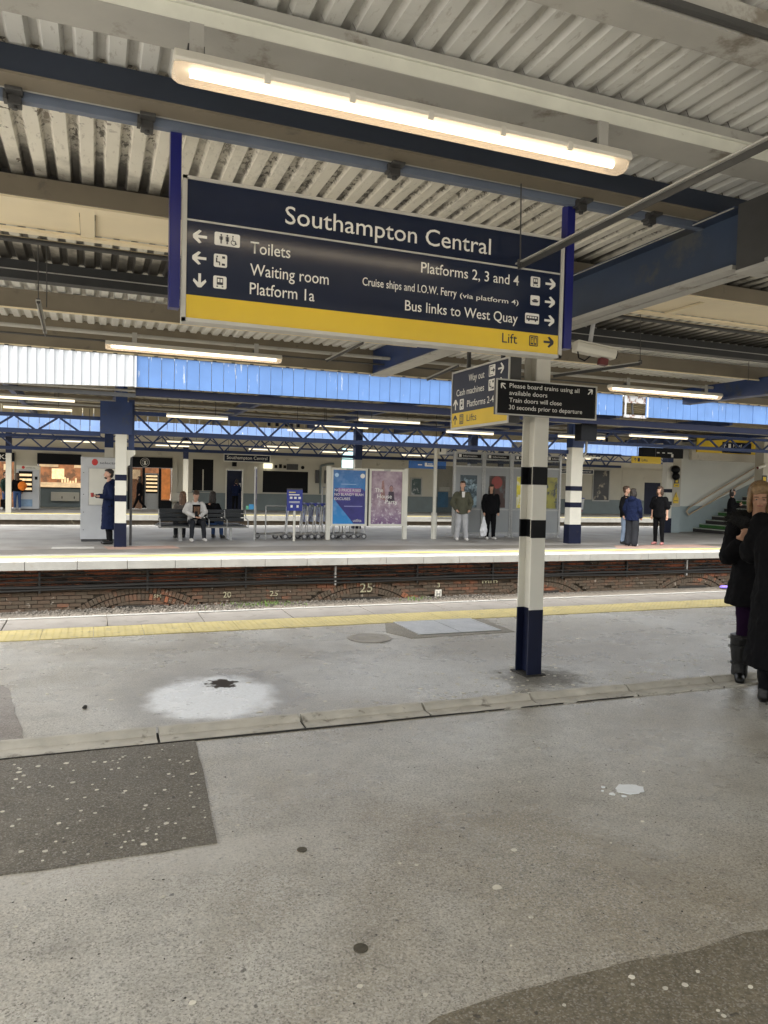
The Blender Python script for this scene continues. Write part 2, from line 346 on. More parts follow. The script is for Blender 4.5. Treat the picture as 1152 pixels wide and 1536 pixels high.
_work = bpy.data.scenes.new('work')   # meshing happens in a scratch scene so that it stays quick
def evaluated(o):
    vl = _work.view_layers[0]; vl.update(); return bpy.data.meshes.new_from_object(o.evaluated_get(vl.depsgraph))
_caph = None
def text(parent, s, x, z, y, cap, mt, width=None, align='L', rot=(0, 0, 0), name='lettering', t=.001, facing=0):
    """lettering standing in the xz plane, facing -y; x = left/right edge, z = baseline"""
    global _caph
    def mk(st):
        c = bpy.data.curves.new('lettering', 'FONT'); c.body = st; c.size = 1; c.resolution_u = 3; c.offset = .003
        o = bpy.data.objects.new('tmp', c); _work.collection.objects.link(o)
        me = evaluated(o)
        bpy.data.objects.remove(o); bpy.data.curves.remove(c); return me
    if _caph is None:
        m0 = mk('H'); _caph = max(v.co.y for v in m0.vertices)
    me = mk(s); k = cap / _caph
    xs = [v.co.x for v in me.vertices]; x0, x1 = min(xs), max(xs); kx = k if width is None else width / (x1 - x0)
    for v in me.vertices:
        X = (v.co.x - x0) * kx; Z = v.co.y * k
        if align == 'R': X -= (x1 - x0) * kx
        if align == 'C': X -= (x1 - x0) * kx / 2
        v.co = (x + X, y, z + Z)
    if facing:   # facing -x instead: lettering reads along -y
        for v in me.vertices:
            v.co = (v.co.y, -v.co.x, v.co.z)
    me.materials.clear(); me.materials.append(mt); me.name = name
    return link(name, me, parent, rot=rot)

# voxel union of rough shapes into one continuous skin
def skin(mb, name, m, parent, vox=.012, smooth=4, disp=0, dsc=.12, label=None, factor=.5):
    me = mb.mesh(name, m); o = bpy.data.objects.new('tmp', me); _work.collection.objects.link(o)
    r = o.modifiers.new('r', 'REMESH'); r.mode = 'VOXEL'; r.voxel_size = vox; r.use_smooth_shade = True
    if smooth: s = o.modifiers.new('s', 'SMOOTH'); s.iterations = smooth; s.factor = factor
    e = evaluated(o)
    bpy.data.objects.remove(o)
    if disp:
        nv = len(e.vertices); co = [0.0] * (3 * nv); e.vertices.foreach_get('co', co); nn = [0.0] * (3 * nv); e.vertices.foreach_get('normal', nn)
        for i in range(nv):
            p = Vector(co[3 * i:3 * i + 3]) / dsc; d = (mnoise.noise(Vector((p.x, p.y, p.z * .6))) + .5 * mnoise.noise(p * 2.3)) * disp
            for k in range(3): co[3 * i + k] += nn[3 * i + k] * d
        e.vertices.foreach_set('co', co); e.update()
    e.materials.clear(); e.materials.append(m); e.name = name
    e.polygons.foreach_set('use_smooth', [True] * len(e.polygons))
    return link(name, e, parent, label=label)
def fix(root):   # children were built in world coordinates: keep them there
    inv = (Matrix.Translation(root.location) @ root.rotation_euler.to_matrix().to_4x4()).inverted()
    for c in root.children: c.matrix_parent_inverse = inv
    return root
def struct(o): o['kind'] = 'structure'; return o

# ================================================================== THE NEAR PLATFORM
ground = struct(Bx('ground', m_trackbed, None, -150, 150, -60, 150, -1.6, -1.25))
plat = struct(Bx('near_platform', m_asph, None, -20, 40, -12, 8.655, -1.24, 0))
def strip(name, me, parent, x0, n, pitch, y, z, rnd_z=.002):
    for i in range(n): link(name, me, parent, (x0 + i * pitch, y, z + rnd.uniform(0, rnd_z)))
Bx('platform_face', m_mortar, plat, -20, 40, 8.66, 9.28, -1.24, -.12)
cop = MB().box(.006, 1.044, 8.665, 9.35, -.118, .006).mesh('coping_slab', m_stone, bevel=.006)
strip('coping_slab', cop, plat, .145 - 1.05 * 5, 22, 1.05, 0, 0)
wl = MB().box(.004, 1.046, 9.268, 9.345, .0065, .0115).mesh('white_edge_line', m_wline)
for i in range(22): link('white_edge_line', wl, plat, (.145 + 1.05 * (i - 5), 0, .002))
# tactile slabs with their blisters
tb = MB().box(.003, .497, 8.105, 8.655, -.02, .006)
for i in range(7):
    for j in range(8):
        cx, cy = .04 + i * .0695, 8.14 + j * .0685
        vs = [(cx + r * math.cos(k * math.pi / 3), cy + r * math.sin(k * math.pi / 3), z) for r, z in ((.016, .0055), (.009, .0095)) for k in range(6)]
        tb.add(vs, [(k, (k + 1) % 6, 6 + (k + 1) % 6, 6 + k) for k in range(6)] + [tuple(range(6, 12))])
tact = tb.mesh('tactile_slab', m_tact)
strip('tactile_slab', tact, plat, -3.0, 34, .5, 0, 0)
# drainage kerb across the platform
joints = [-2.3, -1.42, -.52, .386, 1.321, 2.235, 3.14, 4.05, 4.94, 5.86, 6.78, 7.7]
for a, b in zip(joints[:-1], joints[1:]):
    k = MB(); N = 8; prof = [(4.722, -.03), (4.722, .010), (4.735, .015), (4.79, .013), (4.835, .018), (4.862, .040), (4.885, .052), (4.92, .050), (4.932, -.03)]
    ring = []
    for q in range(N + 1):
        x = a + .009 + (b - a - .018) * q / N
        ring.append([(x, y + rnd.uniform(-.004, .004) - .012 * (x - 1) * .3, z + rnd.uniform(-.003, .003)) for y, z in prof])
    n = len(prof); vs = [p for r in ring for p in r]
    fs = [(q * n + i, q * n + (i + 1) % n, (q + 1) * n + (i + 1) % n, (q + 1) * n + i) for q in range(N) for i in range(n)] + [tuple(range(n)), tuple(range(N * n + n - 1, N * n - 1, -1))]
    k.add(vs, fs).build('kerb_stone', m_kerb, plat)
Bx('kerb_joint_grime', m_grime_shade, plat, -2.3, 7.7, 4.74, 4.925, .0, .004)
for i in range(34):
    x = -2.3 + i * .3; Bx('grime_shade_line', m_grime_shade, plat, x, x + .2995, 4.715 - rnd.uniform(0, .005), 4.7215, .0, .0095)  # grimy joint, its dark line also painting the shaded lower edge of the kerb
# repairs in the asphalt
def patch(name, pts, m, z=.004, jag=.012, step=.12):
    out = []
    for (x0, y0), (x1, y1) in zip(pts, pts[1:] + pts[:1]):
        n = max(1, int(math.hypot(x1 - x0, y1 - y0) / step))
        for i in range(n):
            t = i / n; j = jag if 0 < i else 0
            out.append((x0 + (x1 - x0) * t + rnd.uniform(-j, j), y0 + (y1 - y0) * t + rnd.uniform(-j, j)))
    o = MB().sheet(out, z, z + .002).build(name, m, None); return struct(o)
patch('dark_repair_patch', [(-4, 3.335), (.53, 3.335), (.57, 4.0), (.60, 4.712), (-4, 4.712)], m_asph_dark, .005, .008)
patch('worn_repair_patch', [(.75, 1.9), (1.0, 2.005), (1.5, 2.03), (2.4, 2.005), (8, 1.98), (8, -3), (-.5, -3), (.3, 1.2)], m_asph_low, .004, .014)
patch('reddish_repair_patch', [(-4, 5.02), (-.39, 5.02), (-.47, 5.5), (-.60, 6.3), (-.72, 6.52), (-4, 6.6)], m_asph_new, .004, .01)
patch('cover_surround', [(3.02, 7.6), (3.16, 7.22), (4.46, 7.25), (4.50, 8.07), (3.2, 8.09)], m_asph_low, .004, .01)
def coverm():
    a = NB('chequer_plate'); v = a.voro(26, a.mapping(scale=(1, 1.4, 1)))
    a.col(a.mix(a.mapr(a.noise(4), .3, .7), (.30, .30, .30), (.42, .42, .42))); a.rough(.42); a.b.inputs['Metallic'].default_value = .5
    a.bump(v.outputs['Distance'], .7, .01); return a.m
m_cheq = coverm()
cp = thing('access_cover', 'grey chequered steel cover plate set in the platform behind the yellow strip', 'access cover', (3.8, 7.7, .004))
Bx('plate', m_cheq, cp, -.46, .02, -.33, .37, 0, .009); Bx('plate', m_cheq, cp, .03, .50, -.33, .37, 0, .009)
Bx('rim', m_galv, cp, -.49, .53, -.36, -.335, 0, .01); Bx('rim', m_galv, cp, -.49, .53, .375, .40, 0, .01)
Bx('rim', m_galv, cp, -.49, -.465, -.335, .375, 0, .01); Bx('rim', m_galv, cp, .505, .53, -.335, .375, 0, .01)
mh = thing('round_floor_marking', 'round worn pale disc stuck to the platform between the strip and the white stain', 'floor marking', (2.73, 7.34, .002))
MB().disc((0, 0, 0), .235, (0, 0, 1), .006, 28).build('disc', m_stone, mh)
m_print = mat('faded_print', (.34, .31, .25), .7, .3, 30)
ring = MB(); 
for k in range(28):
    a0, a1 = 2 * math.pi * k / 28, 2 * math.pi * (k + .8) / 28
    ring.sheet([(r * math.cos(a), r * math.sin(a)) for r, a in ((.19, a0), (.21, a0), (.21, a1), (.19, a1))], .0075, .001)
for z in (-.06, 0, .06): ring.sheet([(-.12, z - .012), (.12, z - .012), (.12, z + .012), (-.12, z + .012)], .0075, .001)
ring.build('print', m_print, mh)
m_plug = mat('tar_plug', (.075, .065, .045), .8, .3, 30, .3, 90)
# small round holes plugged in the asphalt
for (x, y, r, lb) in ((.889, 2.405, .026, 'larger dark round plug in the asphalt nearest the photographer'), (.876, 3.155, .022, 'smaller dark round plug in the asphalt beside the dark repair corner')):
    o = MB().disc((0, 0, 0), r, (0, 0, 1), .004, 18).build('hole_plug', m_plug, None); o.location = (x, y, 0); tag(o, lb, 'plug')
def blob(n, cx, cy, rx, ry, jag, z):
    return [(cx + rx * (1 + rnd.uniform(-jag, jag)) * math.cos(2 * math.pi * k / n), cy + ry * (1 + rnd.uniform(-jag, jag)) * math.sin(2 * math.pi * k / n)) for k in range(n)]
sp = MB().sheet(blob(22, 2.74, 3.235, .085, .062, .16, 0), .006, .004)
for dx, dy, r in ((-.13, -.02, .018), (-.12, .07, .012), (-.09, -.065, .014), (-.155, .03, .008)): sp.sheet(blob(8, 2.74 + dx, 3.235 + dy, r, r, .3, 0), .005, .003)
o = sp.build('white_splash', m_snow, None); tag(o, 'small white splash on the asphalt right of centre', 'splash')
o = MB(); 
for k in range(5): o.ball((-.06 + rnd.uniform(-.02, .02), 5.62 + rnd.uniform(-.02, .02), .008), (.014, .012, .01), 6, 4)
o = o.build('scrap_of_litter', m_grime_shade, None); tag(o, 'tiny dark scrap lying left of the white stain', 'litter')
# chewing gum trodden flat
gum = MB()
def gumspot(x, y, r, z): gum.sheet(blob(9, x, y, r, r * .9, .18, 0), z, .002)
for k in range(110): gumspot(rnd.uniform(-.55, .55), rnd.uniform(3.4, 4.66), rnd.choice([.006, .007, .009, .013]) * rnd.uniform(.7, 1.1), .0072)
for k in range(60): gumspot(rnd.uniform(-2.5, -.55), rnd.uniform(3.4, 4.66), .009 * rnd.uniform(.7, 1.3), .0072)
for k in range(40): gumspot(rnd.uniform(1.0, 2.6), rnd.uniform(1.3, 1.96), .008 * rnd.uniform(.6, 1.5), .0062)
for k in range(60): gumspot(rnd.uniform(-.4, 3.0), rnd.uniform(1.9, 4.6), .007 * rnd.uniform(.6, 1.4), .0022)
for k in range(150): gumspot(rnd.gauss(3.6, 1.0), rnd.gauss(5.3, .32), .014 * rnd.uniform(.5, 1.3), .0022)
for k in range(60): gumspot(rnd.uniform(-1.2, 6), rnd.uniform(5, 7.9), .018 * rnd.uniform(.6, 1.2), .0022)
for x, y, r in ((.25, 2.15, .017), (.30, 2.32, .012), (1.55, 2.6, .02), (1.78, 2.85, .016)): gumspot(x, y, r, .0024)
gum.build('chewing_gum', m_gum, None, kind='stuff')
sp = MB()
for k in range(160): sp.sheet(blob(6, rnd.uniform(-.3, 3.2), rnd.uniform(2.0, 4.6), rnd.uniform(.001, .005), rnd.uniform(.001, .004), .3, 0), .0022, .002)
sp.build('dark_grit', m_soot, None, kind='stuff')

# ================================================================== TRACK AND ISLAND PLATFORM
isl = struct(Bx('island_platform', m_isl, None, -30, 60, 15.95, 27.2, -1.24, -.0))
lip = MB().box(.004, .916, 15.52, 15.948, -.165, .003).mesh('coping_slab', m_lip, bevel=.008)
strip('coping_slab', lip, isl, -4.9, 34, .92, 0, 0)
yl = MB().box(0, 2.0, 16.38, 16.60, 0, .006).mesh('yellow_line', m_yline)
for i in range(18): link('yellow_line', yl, isl, (-5 + 2.003 * i, 0, 0))
for x0, x1, y0, y1 in ((-.9, .0, 18.3, 18.75),):
    Bx('white_marking', m_wline, isl, x0, x1, y0, y1, 0, .005)
m_rust = mat('reddish_repair', (.30, .20, .16), .7, .2, 2)
patch('brown_repair_patch', [(.3, 18.0), (1.9, 18.1), (1.8, 18.9), (.2, 18.8)], m_rust, .005, .05, .4)
patch('brown_repair_patch', [(13.6, 16.9), (17.5, 17.0), (17.3, 17.9), (14.2, 17.8)], m_rust, .005, .05, .4)
m_floorshade = mat('island_floor_shade', (.12, .11, .095), .5, .2, 1.2)
patch('floor_shade_strip', [(-3, 17.1), (8, 17.2), (20, 17.1), (20, 17.9), (8, 18.3), (3, 18.5), (-3, 18.0)], m_floorshade, .004, .1, .6)  # dark strip puts the shade over the front of the floor into colour
Bx('rear_coping', m_lip, isl, -30, 60, 26.85, 27.3, -.14, .004)
# the brick face under the island coping: pieces of its own
bw = thing('brick_wall', 'old red and brown brick platform face below the island edge', 'brick wall', (8, 15.95, -1.24))
Bx('mortar_bed', m_mortar, bw, -6, 30, 15.90, 15.945, -1.24, -.166)
arch_c = [-3.9, .9, 5.7, 10.5, 15.3]
def in_arch(x, z):
    for c in arch_c:
        r = math.hypot(x - c, z + 2.65)
        if 1.80 < r < 2.09 and z > -1.2: return True
    return False
L, Hh = .215, .066
bm_full = MB().box(-L / 2, L / 2, -.05, .05, -Hh / 2, Hh / 2).mesh('brick', m_brick, bevel=.004)
spots = []
for row in range(14):
    z = -.205 - row * .077
    for i in range(-26, 100):
        x = i * .225 + (row % 2) * .1125
        if -5.8 < x < 22.5 and z > -1.22: spots.append((x, z))
near = sorted([s for s in spots if -1.9 < s[0] < 6.5 and not in_arch(*s)], key=lambda s: math.hypot(s[0] - 1.0, s[1] * 2))
near = set(near[:300]); rest = MB()
for x, z in spots:
    if in_arch(x, z): continue
    dz, dy = rnd.uniform(-.003, .003), rnd.uniform(-.006, .008) + (-.03 if z > -.24 else 0)
    if (x, z) in near:
        link('brick', bm_full, bw, (x, 15.885 + dy + rnd.uniform(0, .004), z + dz), (0, rnd.uniform(-.012, .012), 0))
    elif rnd.random() > .012:
        rest.box(x - L / 2 + rnd.uniform(0, .006), x + L / 2, 15.835 + dy, 15.93, z - Hh / 2 + dz, z + Hh / 2 + dz)
rest.build('bricks', m_brick, bw, kind='stuff')
ab = MB()
for c in arch_c:
    for rr, hh in ((1.87, .125), (2.01, .12)):
        n = int(2.7 / .078)
        for k in range(n):
            a = math.pi / 2 + (k - n / 2 + .5) * .078 / rr
            cx, cz = c + rr * math.cos(a), -2.65 + rr * math.sin(a)
            if cz < -1.15: continue
            t = Vector((-math.sin(a), 0, math.cos(a))); u = Vector((math.cos(a), 0, math.sin(a))); o_ = Vector((cx, 15.832 + rnd.uniform(-.006, .006), cz))
            vs = [o_ + t * sx * .033 + u * sz * hh / 2 * .94 + Vector((0, sy, 0)) for sy in (0, .1) for sx, sz in ((-1, -1), (1, -1), (1, 1), (-1, 1))]
            ab.add(vs, [(0, 1, 2, 3), (7, 6, 5, 4), (0, 4, 5, 1), (1, 5, 6, 2), (2, 6, 7, 3), (3, 7, 4, 0)])
    Bx('arch_void', m_grime_shade, bw, c - .5, c + .45, 15.79, 15.86, -1.2, -.945)
ab.build('arch_bricks', m_brick, bw, kind='stuff')
fix(bw)
# chalked numbers and a small plate on the wall
m_chalk = mat('chalk', (.36, .34, .22), .9, .5, 60, dirt=(.12, .09, .06), dscale=18, dthr=.52)
for s, x, z, h, wd in (('25', 5.62, -.82, .20, .30), ('20', 2.55, -.84, .12, .17), ('25', 3.55, -.84, .11, .18), ('SM', 1.15, -.80, .07, .14), ('3', 7.55, -.76, .1, .07), ('mm', 8.75, -.70, .10, .42)):
    o = text(None, s, x, z, 15.795, h, m_chalk, wd, name='chalk_mark'); tag(o, f'chalked "{s}" on the brick face at {"the arch crown" if x == 5.62 else "a worn patch"}', 'chalk mark')
lbls = iter(['large yellow chalk 25 on the brick face right of centre', 'small chalk 20 on the brick face below the seated man', 'faint chalk 25 on the brick face left of centre', 'chalk letters low on the brick face over the left arch', 'small chalk 3 above the white wall plate', 'chalk scrawl on the brick face left of the big column'])
for o in [q for q in sc.objects if q.name.startswith('chalk_mark')]: o['label'] = next(lbls, o['label'])
pl = Bx('wall_plate', m_white, None, 7.50, 7.66, 15.78, 15.81, -1.02, -.82); tag(pl, 'small white number plate fixed low on the brick face', 'plate')
text(pl, 'H', 7.53, -.99, 15.778, .14, m_lettnavy, .1)
# cables
cb = thing('cable_run', 'bundle of black cables on brackets along the brick platform face', 'cables', (8, 15.8, -.5))
for k, (z, r, y) in enumerate(((-.245, .012, 15.79), (-.335, .020, 15.78), (-.425, .015, 15.77), (-.515, .034, 15.77), (-.575, .026, 15.77))):
    c = MB(); xs = [-6 + i * .7 for i in range(52)]
    pts = [(x, y + .008 * math.sin(x * 3 + k), z + .012 * math.sin(x * 1.7 + k * 2) + .006 * x * (.5 if z > -.4 else .25) * .3) for x in xs]
    c.path(pts, r, 7).build('cable', m_cable, cb)
for i in range(18):
    x = -5 + i * 2; Bx('cable_bracket', m_galv if i % 5 == 0 else m_cable, cb, x, x + .04, 15.755, 15.83, -.64, -.22)
fix(cb)
# ballast
bl = MB()
ico = [Vector(v) for v in ((0, 0, -1), (.72, -.53, -.45), (-.28, -.85, -.45), (-.89, 0, -.45), (-.28, .85, -.45), (.72, .53, -.45), (.28, -.85, .45), (-.72, -.53, .45), (-.72, .53, .45), (.28, .85, .45), (.89, 0, .45), (0, 0, 1))]
icf = [(0, 1, 2), (1, 0, 5), (0, 2, 3), (0, 3, 4), (0, 4, 5), (1, 5, 10), (2, 1, 6), (3, 2, 7), (4, 3, 8), (5, 4, 9), (1, 10, 6), (2, 6, 7), (3, 7, 8), (4, 8, 9), (5, 9, 10), (6, 10, 11), (7, 6, 11), (8, 7, 11), (9, 8, 11), (10, 9, 11)]
for k in range(8500):
    x = rnd.uniform(-3, 21); y = 15.8 - abs(rnd.gauss(0, .42)); s = rnd.uniform(.016, .036)
    z = -.985 - (15.8 - y) * .17 + rnd.uniform(-.015, .02) + .012 * math.sin(x * .8) - .03 * (x > 9)
    rm = Matrix.Rotation(rnd.uniform(0, 6.28), 3, (rnd.random(), rnd.random(), rnd.random() + .1))
    bl.add([rm @ Vector((v.x * s, v.y * s * .8, v.z * s * .7)) + Vector((x, y, z)) for v in ico], icf)
bl.build('ballast', m_ballast, None, kind='stuff')
bb = MB().prismx([(9.3, -1.24), (15.89, -1.24), (15.89, -.99), (14.0, -1.16), (9.3, -1.18)], -20, 40).build('ballast_bed', m_trackbed, None); struct(bb)
m_weed = mat('weed_green', (.10, .17, .03), .7, .3, 10)
wd = MB()
for cx, cw, n in ((3.5, .4, 120), (2.8, .2, 30), (6.9, .2, 50)):
    for k in range(n):
        x = rnd.gauss(cx, cw); y = 15.6 + rnd.uniform(-.12, .18); z = -.97 - (15.8 - y) * .16; a = rnd.uniform(0, 6.28); h = rnd.uniform(.03, .09)
        dx, dy = math.cos(a) * .012, math.sin(a) * .012; lx, ly = rnd.uniform(-.03, .03), rnd.uniform(-.03, .03)
        wd.add([(x - dx, y - dy, z), (x + dx, y + dy, z), (x + lx, y + ly, z + h)], [(0, 1, 2)])
wd.build('weeds', m_weed, None, kind='stuff')
m_purple = mat('purple_plastic', (.22, .16, .6), .4)
lt = MB().ball((16.2, 15.6, -.97), (.16, .1, .05), 8, 5).ball((16.36, 15.6, -.98), (.08, .07, .04), 8, 5); tag(lt.build('crumpled_wrapper', m_purple, None, smooth=False), 'purple crumpled wrapper on the ballast by the wall', 'litter')

# back platform and pit
bp_ = struct(Bx('back_platform', m_isl, None, -40, 80, 34.75, 60, -1.24, 0))
Bx('back_coping', m_lip, bp_, -40, 80, 34.55, 35.2, -.22, .005); Bx('back_yellow_line', m_yline, bp_, -40, 80, 35.3, 35.75, 0, .012)
Bx('back_face', m_mortar, bp_, -40, 80, 34.70, 34.745, -1.24, -.22)
struct(Bx('far_ballast_bed', m_trackbed, None, -40, 80, 27.25, 34.6, -1.245, -1.15))
# ================================================================== NEAR CANOPY
m_webblue = mat('dark_blue_web', (.018, .026, .045), .5, .15, 3)
can = thing('platform_canopy', 'near platform canopy of ribbed cream roof sheets on grey and blue beams', 'canopy', (3.6, 5.6, 0))
pitch, nr = .132, 6
def sheetmesh(y0, y1, zl=3.462, zh=3.488, rise=0.0):
    vs = []; prof = []
    for r in range(nr):
        x = r * pitch; prof += [(x, zl), (x + .066, zl), (x + .082, zh), (x + .116, zh)]
    prof.append((nr * pitch, zl)); n = len(prof)
    for y, dz in ((y0, 0), (y1, rise)):
        vs += [(x, y, z + dz) for x, z in prof]
    for y, dz in ((y0, 0), (y1, rise)):
        vs += [(x, y, z + .004 + dz) for x, z in prof]
    fs = [(i, i + 1, n + i + 1, n + i) for i in range(n - 1)] + [(2 * n + i, 3 * n + i, 3 * n + i + 1, 2 * n + i + 1) for i in range(n - 1)]
    fs += [(0, n, 3 * n, 2 * n), (n - 1, 3 * n - 1, 4 * n - 1, 2 * n - 1)]
    m = MB(); m.v = vs; m.f = fs; return m
def roofmat(name, sooty, mould=.0, base=((.56, .53, .45), (.68, .65, .56))):
    a = NB(name); x, y, z = a.xyz()
    c = a.mix(a.mapr(a.noise(1.4, 5), .3, .7), *base)
    c = a.mix(a.mapr(a.noise(34, 4, .7, a.mapping(scale=(1, .3, 1))), .58, .66, 0, .35), c, (.25, .22, .18))
    # grooves (higher part of the profile) evenly darker, with mould speckle
    hi = a.mapr(z, 3.464, 3.487, .0, 1)
    sp = a.mapr(a.noise(30, 6, .7, a.mapping(scale=(1, .6, 1))), .50, .56)
    ring = a.mapr(a.noise(2.2, 3), .38, .55, .15, 1)
    c = a.mix(a.math('MULTIPLY', hi, .38), c, (.24, .22, .18))
    c = a.mix(a.math('MULTIPLY', a.math('MULTIPLY', a.math('MULTIPLY', hi, sp), ring), mould), c, (.06, .052, .04))
    fl = a.mapr(a.noise(9, 5, .6, dist=.5), .60, .615)
    c = a.mix(a.math('MULTIPLY', a.math('MULTIPLY', fl, a.mapr(a.noise(.8, 2), .52, .6)), mould), c, (.12, .09, .06))
    if sooty:  # soot gathered along the far end of the span
        wob = a.math('ADD', y, a.math('MULTIPLY', a.noise(7, 3), .5))
        c = a.mix(a.mapr(a.math('ADD', wob, a.math('MULTIPLY', hi, .35)), sooty[0], sooty[1], 0, .96, True), c, (.02, .018, .015))
    a.col(c); a.rough(.6); a.bump(a.noise(40, 3), .15, .004); return a.m
m_roofA = roofmat('roof_sheet_paint', (4.95, 5.45), .95, ((.66, .63, .54), (.80, .77, .68))); m_roofB = roofmat('roof_sheet_paint_clean', None, .06, ((.60, .605, .59), (.72, .725, .70)))
m_roofG = roofmat('roof_sheet_paint_grimy', (6.55, 7.1), .4)
spans = [(-2.3, .45, m_roofB), (.47, 2.20, m_roofB), (2.20, 2.92, m_roofB), (2.925, 3.60, m_roofB), (3.61, 5.10, m_roofA), (5.82, 7.10, m_roofG), (7.11, 8.15, m_roofB), (8.16, 9.62, m_roofB)]
for y0, y1, m in spans:
    me = sheetmesh(y0, y1).mesh('roof_sheet', m)
    for i in range(24): link('roof_sheet', me, can, (-3.5 + i * pitch * nr - .02, 0, (i % 2) * .004 + rnd.uniform(0, .002)))
Bx('roof_deck', m_dkgrey, can, -4.5, 16, -2.3, 9.7, 3.512, 3.54)   # the weather skin above the lining sheets
X0, X1 = -3.6, 15.5
Bx('purlin', m_greyb, can, X0, X1, 2.16, 2.30, 3.33, 3.45); Bx('purlin_rail', m_dkgrey, can, X0, X1, 2.125, 2.15, 3.335, 3.36)
Bx('purlin', m_greyb, can, X0, X1, .40, .52, 3.33, 3.45)
pb = Bx('lamp_beam', m_greyb, can, X0, X1, 2.905, 3.105, 3.33, 3.452); Bx('beam_lit_face', m_litface, pb, X0, X1, 2.90, 2.904, 3.332, 3.388); Bx('beam_lip', m_litface, pb, X0, X1, 2.888, 2.904, 3.389, 3.397)  # front face coloured paler to carry the light falling on it
db = Bx('dark_beam', m_brown, can, X0, X1, 3.56, 3.69, 3.33, 3.340); Bx('beam_web', m_webblue, db, X0, X1, 3.562, 3.58, 3.341, 3.452); Bx('flange_edge', m_greyb, db, X0, X1, 3.69, 3.705, 3.33, 3.337)
Bx('cable_channel', m_strip, can, X0, X1, 3.735, 3.775, 3.302, 3.348)
Bx('soot_board', m_brown, can, X0, X1, 5.06, 5.075, 3.33, 3.452)
sf = MB()
Bx('soffit_rail', m_soff, can, X0, X1, 5.08, 5.16, 3.318, 3.336); Bx('soffit_rail', m_soff, can, X0, X1, 5.17, 5.20, 3.322, 3.336); Bx('soffit_rail', m_soff, can, X0, X1, 5.72, 5.80, 3.318, 3.336)
for i in range(11):
    x = -3.5 + i * 1.72
    if 3.0 < x + .8 < 4.2: pass
    Bx('soffit_panel', m_soff, can, x + .05, x + 1.67, 5.20, 5.72, 3.345, 3.36); Bx('soffit_batten', m_soff, can, x - .045, x + .045, 5.2, 5.72, 3.325, 3.344)
MB().cyl((X0, 5.90, 3.30), (X1, 5.90, 3.30), .018).build('conduit', m_dkgrey, can); MB().cyl((X0, 5.96, 3.33), (X1, 5.96, 3.33), .012).build('conduit', m_soff, can)
b2 = Bx('sooty_beam', m_dkbeam, can, X0, X1, 7.0, 7.12, 3.29, 3.445); Bx('flange_edge', m_greyb, b2, X0, X1, 6.985, 7.0, 3.36, 3.367)
Bx('board', m_brown, can, X0, X1, 8.10, 8.16, 3.27, 3.45); Bx('board_edge', m_soff, can, X0, X1, 8.085, 8.10, 3.255, 3.27)
MB().cyl((X0, 8.95, 3.25), (X1, 8.95, 3.25), .022).build('conduit', m_greyb, can); MB().cyl((X0, 9.15, 3.20), (X1, 9.15, 3.20), .012).build('conduit', m_dkgrey, can)
Bx('edge_beam', m_brown, can, X0, X1, 9.60, 9.68, 3.14, 3.511); Bx('edge_trim', m_soff, can, X0, X1, 9.585, 9.60, 3.135, 3.15)
lug = MB().box(-.022, .022, 0, .015, 0, .012).mesh('trim_clip', m_dkgrey)
for i in range(60): link('trim_clip', lug, can, (-2.6 + i * .235, 9.57, 3.126))
# cross beams along y at each column line
for x in (-5.0, 3.60, 12.2):
    cbm = Bx('cross_beam', m_beamgrey, can, x - .012, x + .012, 3.40 if x == 3.6 else .4, 5.44, 2.985, 3.31)
    w0 = 3.41 if x == 3.6 else .4
    if x == 3.6:
        cbm2 = Bx('cross_beam_haunch', m_dkgrey, can, x - .09, x + .10, 2.2, 3.39, 2.945, 3.33); Bx('haunch_flange', m_greyb, can, x - .10, x + .1, .4, 3.385, 2.925, 2.944)
    Bx('lower_flange', m_greyb, cbm, x - .10, x - .013, w0, 5.40, 2.958, 2.985); Bx('lower_flange', m_greyb, cbm, x + .013, x + .10, w0, 5.40, 2.958, 2.985)
    Bx('upper_flange', m_beamgrey, cbm, x - .10, x + .10, w0, 5.40, 3.311, 3.328)
    Bx('flange_highlight', m_greyb, cbm, x - .108, x - .101, w0, 5.40, 3.311, 3.317)
    c2 = Bx('cantilever_beam', m_beamblue, can, x - .08, x + .08, 5.83, 9.58, 3.13, 3.45)
    Bx('lower_flange', m_greyb, c2, x - .11, x + .11, 5.84, 9.57, 3.105, 3.129)
Bx('side_return_beam', m_beamblue, can, 8.9, 9.06, 7.2, 9.58, 3.05, 3.3)
fix(can)
# beam clamps hanging along the channel
clx = [-.345, .215, 1.471, 2.66, 3.17]
for i, x in enumerate(clx):
    c = thing('beam_clamp', ['grimy beam clamp at the far left of the light blue channel', 'grimy beam clamp on the channel just left of the sign post', 'grimy beam clamp on the channel over the middle of the big sign', 'grimy beam clamp on the channel beside the right sign post', 'grimy beam clamp on the channel next to the blue cross beam'][i], 'clamp', (x, 3.72, 3.28), group='clamps along the channel')
    Bx('jaw', m_dkgrey, c, -.035, .035, -.05, .055, .035, .062, bevel=.004); Bx('body', m_dkgrey, c, -.028, .028, .0, .055, -.005, .036, bevel=.004); Bx('body', m_dkgrey, c, -.045, -.03, -.01, .05, .01, .05)
    MB().cyl((0, .02, -.02), (0, .02, .0), .013).build('bolt', m_dkgrey, c)
